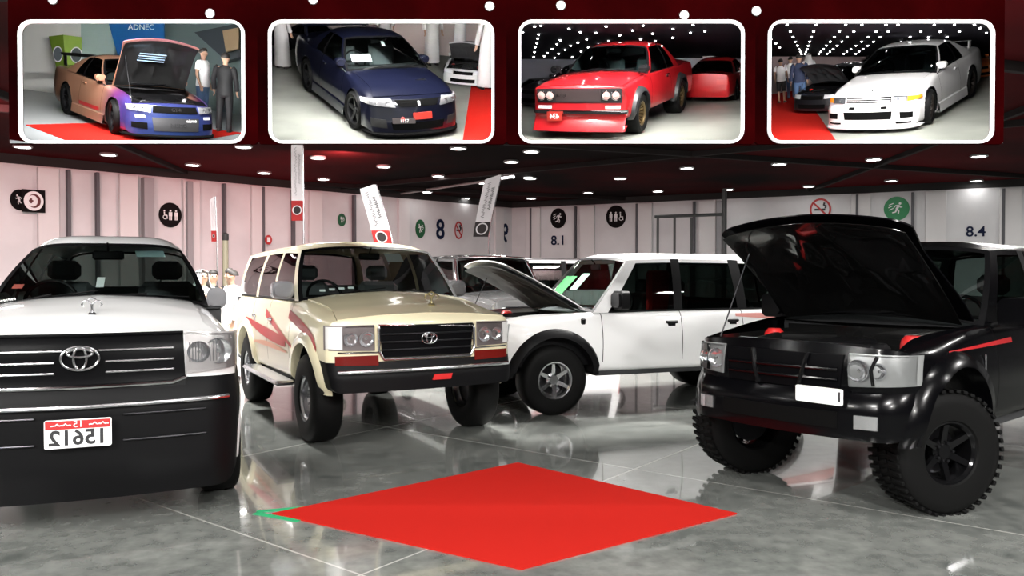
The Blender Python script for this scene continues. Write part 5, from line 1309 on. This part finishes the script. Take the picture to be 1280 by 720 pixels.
fig(b2, 'robe', 'person in a white robe standing at the left edge of the second box', 355, 8.6, .56, 150)
fig(b2, 'robe', 'person in a white robe standing behind the dark blue coupe windscreen', 482, 9.55, .56, 170)
fig(b2, 'robe', 'person in a white robe standing just right of the dark blue coupe roof', 540, 9.3, .56, 20)
fig(b2, 'robe', 'person in a white robe leaning over the white car in the second box', 574, 9.5, .52, -120, 2)
fig(b2, 'robe', 'person in a white robe on the red carpet, second box right edge', 608, 8.4, .56, 200)
small = dict(bare=True)
def small_car(box, label, px, Y, th, sc, m, lx=0, ly=2.3, **k):
    """car of the second row of a box"""
    gh = k.pop('gh', {}); sp = coupe_spec(gh=dict(gh, bare=True, glass=DWIN), **k); c = Car('model_car', label, 'car', sp, m)
    c.part('grille', c.npatch([(-.4, .5), (.4, .5), (.4, .62), (-.4, .62)], 8, 3, .01), GAP)
    for sx in (-1, 1):
        c.part('headlight', c.npatch([(sx * .45, .52), (sx * .8, .54), (sx * .8, .64), (sx * .45, .65)], 6, 3, .012), mat('lamp_housing4', (.7, .7, .72), .3, .3))
        c.part('tail_lamp', c.npatch([(sx * .4, .62), (sx * .76, .62), (sx * .76, .78), (sx * .4, .78)], 4, 3, .012, end=1), REDP); c.mirror(sx, 1.68, .88, m, .06, .13, .18)
    c.part('bumper_grille', c.npatch([(-.5, .2), (.5, .2), (.5, .34), (-.5, .34)], 8, 2, .008), GAP); c.wheels(.22, .22, '6', SILVER, dish=.03); c.handles((2.55,), .78, m)
    c.place(lx, ly, 0, 0, rad(th), scale=sc * KS, base=Matrix.Translation(box.drop(px, Y)) @ box.RB); return c
CARW = paint('white_model_paint', (.6, .6, .6)); CARK = paint('black_model_paint', (.008, .008, .01)); CARR = paint('red_model_paint', (.50, .012, .016)); CARO = paint('orange_model_paint', (.65, .16, .04))
small_car(b2, 'white coupe with raised bonnet right of the dark blue coupe in the second box', 588, 8.9, -14, .30, CARW, hood_open=55)
small_car(b2, 'black coupe parked behind the dark blue coupe at the left of the second box', 398, 9.45, 62, .28, CARK)
# ================= third box: red coupe
DARKC = mat('hall_ceiling_model', (.012, .010, .018), .8, spec=.1); DIMB = mat('hall_back_dim', (.10, .095, .12), .7)
b3 = Box(648, 928, 28, 180, (815, 167), 7.9, 5, 10, 'framed display box with a red coupe with round headlights, third from left', HALLF, DIMB, ceil=DARKC, yceil=75)
LED = mat('model_lamp_glow', (1, 1, 1), .5, emit=(1, 1, 1), estr=30)
def ceiling_dots(box, rows, label, group):
    first = None; A, B, C_, D_ = box.ceil; n = (B - A).cross(D_ - A).normalized(); n = n if n.z < 0 else -n
    k = 0
    for px, py in rows:
        d = ray(px, py); t = (A - EYE).dot(n) / d.dot(n); p = EYE + d * t + n * .004
        if not (Y0 + .3 < p.y < box.Yb - .03): continue
        if first is None:
            mb = MB(); mb.lathe([(0, -.006), (.008, -.006), (.010, 0)], n=10); o = first = mb.build('model_lamp', LED); tag(o, label, 'lamp', group)
        else: o = first.copy(); COL.objects.link(o)
        o.location = p; k += 1
    return k
D3 = [(653, 41), (668, 34), (676, 33), (711, 37), (725, 41), (744, 42), (757, 34), (774, 45), (790, 39), (803, 33), (815, 43), (840, 37), (865, 32), (862, 42), (673, 44), (672, 49), (671, 55), (669, 60), (668, 66), (667, 72), (700, 51), (696, 56), (690, 62), (684, 67), (680, 71), (733, 50), (722, 54), (713, 58), (706, 63), (698, 68), (760, 52), (748, 56), (735, 60), (726, 65), (780, 55), (770, 60), (757, 64), (800, 50), (818, 52), (745, 68), (715, 72), (693, 73), (840, 48), (880, 40)]
ceiling_dots(b3, D3, 'tiny round lamp in the dark ceiling of the third display box', 'lamps of the third display box')
HR = paint('red_coupe_paint', (.36, .006, .010)); 
sp = coupe_spec(L=4.33, W=1.66, R=.32, Ra=.37, axles=(.72, 3.29), w=[(0, .80), (.5, .82), (1.2, .825), (4.33, .79)], zb=[(0, .30), (4.33, .3)], zs=[(0, .80), (.4, .84), (1.3, .90), (4.33, .88)], zc=[(0, .84), (.5, .91), (1.2, .95), (4.33, .96)],
                kb=[(0, .95), (.6, .94), (1.4, .92), (4.33, .92)], rs=.04, prof=[(.3, .03), (.45, .0), (.6, .02), (.78, .0), (.86, .05)], bow=.05, cr=.07, hood=(0, 1.28), doors=[(1.38, 2.6)], deck=3.35, boot=3.45, zmf=.6, tprof=[(.2, .08), (.5, 0), (1, .02)],
                gh=dict(cowl=1.3, a=(1.33, 1.88), r=(3.35, 2.8), zr=[(1.8, 1.30), (2.3, 1.33), (2.9, 1.29)], xr=.55, crown=.045, bow=(.13, .08), cols=[(1.33, 1.88), (1.46, 1.96), (2.5, 2.4), (2.58, 2.46), (3.0, 2.66), (3.35, 2.8)], wglass=WIN, glass=WIN))
c = Car('coupe', 'red coupe with four round headlights and plate reading reversed 434 in the third box', 'car', sp, HR)
g = c.part('grille', c.npatch([(-.72, .565), (.72, .565), (.72, .79), (-.72, .79)], 14, 4, .008), mat('grille_dark', (.018, .016, .018), .5))
c.part('grille_bars', c.npatch([(-.38, .59), (.38, .59), (.38, .77), (-.38, .77)], 10, 3, .022), mat('grille_brown', (.045, .03, .03), .5), g)
c.part('grille_badge', text_mb('GT-R', .075, .006, c.nmap(-.28, .68, .026), mirror=True), SILVER, g)
for sx in (-1, 1):
    for x in (.48, .635):
        mb = MB(); y = c.nose(x, .68) - .02; lamp_bowl(mb, (sx * x, y, .68), .066, .03, 20); h = c.part('headlight', mb, REFL)
        mb = MB(); mb.tube([(sx * x + .07 * math.cos(2 * PI * k / 24), y - .008, .68 + .07 * math.sin(2 * PI * k / 24)) for k in range(24)], .009, 6, closed=True); c.part('lamp_rim', mb, CHROME, h)
        mb = MB(); mb.lathe([(0, -.022), (.04, -.018), (.064, -.004)], (sx * x, y, .68), 'y', 20); c.part('lamp_lens', mb, mat('pinkish_lens', (.75, .45, .42), .15, coat=1), h)
    c.part('indicator', c.npatch([(sx * .46, .475), (sx * .70, .475), (sx * .70, .525), (sx * .46, .525)], 5, 2, .012), mat('clear_indicator', (.75, .75, .74), .15, coat=1))
    mb = MB(); c.mirror(sx, .98, .93, BLACK, .0, .12, .16)
    for yc in c.axles: c.flare(yc, sx, .075, .07, mat('flare_black', (.015, .015, .016), .4))
c.part('bumper_bar', c.npatch([(-.80, .40), (.80, .40), (.80, .455), (-.80, .455)], 20, 3, .05, back=.06), CHROME)
mb = MB(); Q = [(x, c.nose(x, .3)) for x in [lerp(-.78, .78, k / 20) for k in range(21)]]; mb.grid([[(x, y - o, z) for x, y in Q] for o, z in ((-.02, .37), (.02, .34), (.14, .13), (.10, .12), (-.05, .2))]); c.part('front_spoiler', mb, HR)
plate(c, -.38, .36, .26, .15, '434', mat('plate_red', (.42, .03, .02), .4), PAPER, None, True, .075, .55)
c.wheels(.30, .20, 'mesh', mat('bronze_rim', (.16, .11, .05), .35, .8), dish=.09, inset=-.04); c.handles((2.4,), .8, CHROME); c.wipers((-.45, .05), .45)
c.place(.84, .72, 0, 0, rad(-18), scale=.60 * KS, base=b3.base(802, 167))
c = small_car(b3, 'red coupe seen from behind at the right of the third box', 896, 9.2, 163, .37, CARR)
small_car(b3, 'black coupe behind the red coupe bonnet in the third box', 722, 9.3, -50, .36, CARK); small_car(b3, 'black coupe at the far left of the third box', 668, 9.7, -60, .22, CARK)
o, cc = b3.slab('wall_panel', [(842, 56), (927, 40), (927, 92), (842, 92)], b3.Yb - .1, mat('model_wall_grey', (.36, .36, .40), .7), 'grey wall panel at the right of the third display box', 'panel', .03)
fig(b3, 'robe', 'person in a white robe far behind the red coupes of the third box', 886, 9.8, .42, 30)
# ================= fourth box: white coupe
b4 = Box(958, 1238, 28, 180, (1166, 155.5), 8.5, 8, 10.4, 'framed display box with a white coupe with amber indicators, fourth from left', HALLF, mat('hall_back_pinkish', (.30, .22, .22), .7), ceil=DARKC, yceil=72)
D4 = []
rng = random.Random(5)
for k, (xa, xb) in enumerate(((982, 1001), (1018, 1004), (1055, 1020), (1075, 1030), (1105, 1050), (1120, 1065), (1165, 1090), (1190, 1110), (1215, 1130))):
    for t in (0, .22, .4, .55, .68, .79, .88, .95): D4.append((lerp(xa, xb, t), lerp(32, 70, t)))
D4 += [(962, 50), (968, 55), (973, 60), (1230, 42), (1222, 36)]
ceiling_dots(b4, D4, 'tiny round lamp in the dark ceiling of the fourth display box', 'lamps of the fourth display box')
R32W = paint('ivory_white_car_paint', (.62, .61, .61))
sp = coupe_spec(L=4.545, W=1.755, prof=[(.1, .02), (.22, .0), (.42, .0), (.5, .05), (.66, .10)], bow=.17, cr=.2)
c = Car('coupe', 'white coupe with amber corner indicators in the fourth display box', 'car', sp, R32W)
gtr_common(c, R32W, BLKRIM, mat('lamp_housing6', (.20, .21, .23), .3, .3), 'r32'); c.wheels(.26, .235, 'mesh', mat('dark_bronze_rim', (.06, .05, .045), .35, .8), dish=.06, steer=8); spoiler(c, 4.2, .93, .66, R32W, .17)
mb = MB(); mb.lathe([(0, .02), (.012, .015), (.015, 0)], (0, .3, c.top_z(0, .3)), 'z', 8); c.part('bonnet_badge', mb, SILVER)
c.place(.9, .86, 0, 0, rad(-19), scale=.565 * KS, base=b4.base(1164, 155.5))
b4.flat('carpet', [(959, 90), (1000, 90), (1046, 180), (959, 180)], mat('red_carpet', (.62, .022, .014), .9), 'broad red carpet at the left of the fourth box', 'carpet')
small_car(b4, 'black coupe with dark bonnet behind the white coupe in the fourth box', 1056, 9.0, -28, .36, CARK, hood_open=50)
small_car(b4, 'black coupe parked further back behind the white coupe bonnet in the fourth box', 1116, 10.1, -50, .36, CARK)
small_car(b4, 'orange coupe cut by the right edge of the fourth box', 1204, 9.6, 12, .26, CARO)
b4.slab('wall_panel', [(1190, 58), (1237, 44), (1237, 100), (1190, 92)], b4.Yb - .1, mat('model_wall_pink', (.42, .30, .28), .7), 'pinkish wall panel at the right of the fourth display box', 'panel', .03)
fig(b4, 'bag', 'person in a white shirt and black shorts on the red carpet of the fourth box', 976, 9.6, .34, 170)
fig(b4, 'navy', 'person in navy on the edge of the red carpet, tallest in the fourth box', 999, 9.0, .40, 190)
fig(b4, 'robe', 'person in a white robe behind the black coupe in the fourth box', 1010, 9.7, .34, 200)
fig(b4, 'tee', 'person in a white T-shirt between the bag carrier and the navy one', 988, 9.8, .33, 175)
# ------------------------------------------------------------------ added red wash lamps, unseen, standing on the display boxes
pr = None
for i, (px, Yt, en) in enumerate(((100, 24, 900), (240, 28, 900), (470, 24, 1500), (560, 30, 900), (720, 26, 1500), (850, 24, 900), (1040, 26, 900), (1160, 24, 1100))):
    x, y, z = gx(px, Y0 + .35), Y0 + .35, gz(27 - MT, Y0 + .35) + .03
    if pr is None:
        pr = thing('added_wash_lamp', 'added small black lamp on top of a display box throwing red light on the ceiling', 'lamp', group='added red wash lamps')
        MB().box((0, 0, .05), (.12, .12, .1), .02).build('housing', BLACK, pr); MB().lathe([(.0, .105), (.045, .105), (.05, .1)], n=16).build('red_filter', mat('red_filter', (.4, .01, .01), .3), pr); o = pr
    else: o = copy_tree(pr)
    o.location = (x, y, z)
    l = bpy.data.lights.new('added_red_wash', 'SPOT'); l.energy = en * 2.5; l.color = (1, .01, .015); l.spot_size = rad(75); l.spot_blend = 1.0; l.shadow_soft_size = .05
    so = bpy.data.objects.new('added_red_wash', l); COL.objects.link(so); so.location = (x, y, z + .13); so.rotation_euler = (Vector((x * 2.2, Yt, CEIL + 1.0)) - Vector(so.location)).to_track_quat('-Z', 'Y').to_euler()
for p, t, e in (((-11, 16, 4.9), (-16, 26, 3), 260), ((-5, 24, 4.9), (-8, 33, 3), 220)): area('added_pink_wash', p, t, .4, e, (1, .25, .25))  # added pink lights without fixtures, tinting the left wall

# round lamps set into the fascia boards above the windows
pr = None
for px, py in ((67, 2), (263, 19), (392, 2), (612, 10), (701, 9), (855, 21), (945, 16)):
    if pr is None:
        pr = thing('fascia_lamp', 'small round glowing lamp on the dark board above a display box window', 'lamp', group='lamps on the fascia boards')
        MB().lathe([(.02, 0), (.034, 0), (.036, -.012), (.030, -.014), (.028, -.006)], axis='y', n=20).build('rim', mat('lamp_rim', (.3, .3, .3), .4), pr)
        MB().lathe([(0, -.010), (.024, -.010), (.029, -.004)], axis='y', n=20).build('diffuser', mat('small_lamp_glow', (1, 1, 1), .5, emit=(1, .98, .95), estr=12), pr); o = pr
    else: o = copy_tree(pr)
    o.location = (gx(px, Y0 - .031), Y0 + .004, gz(py, Y0))
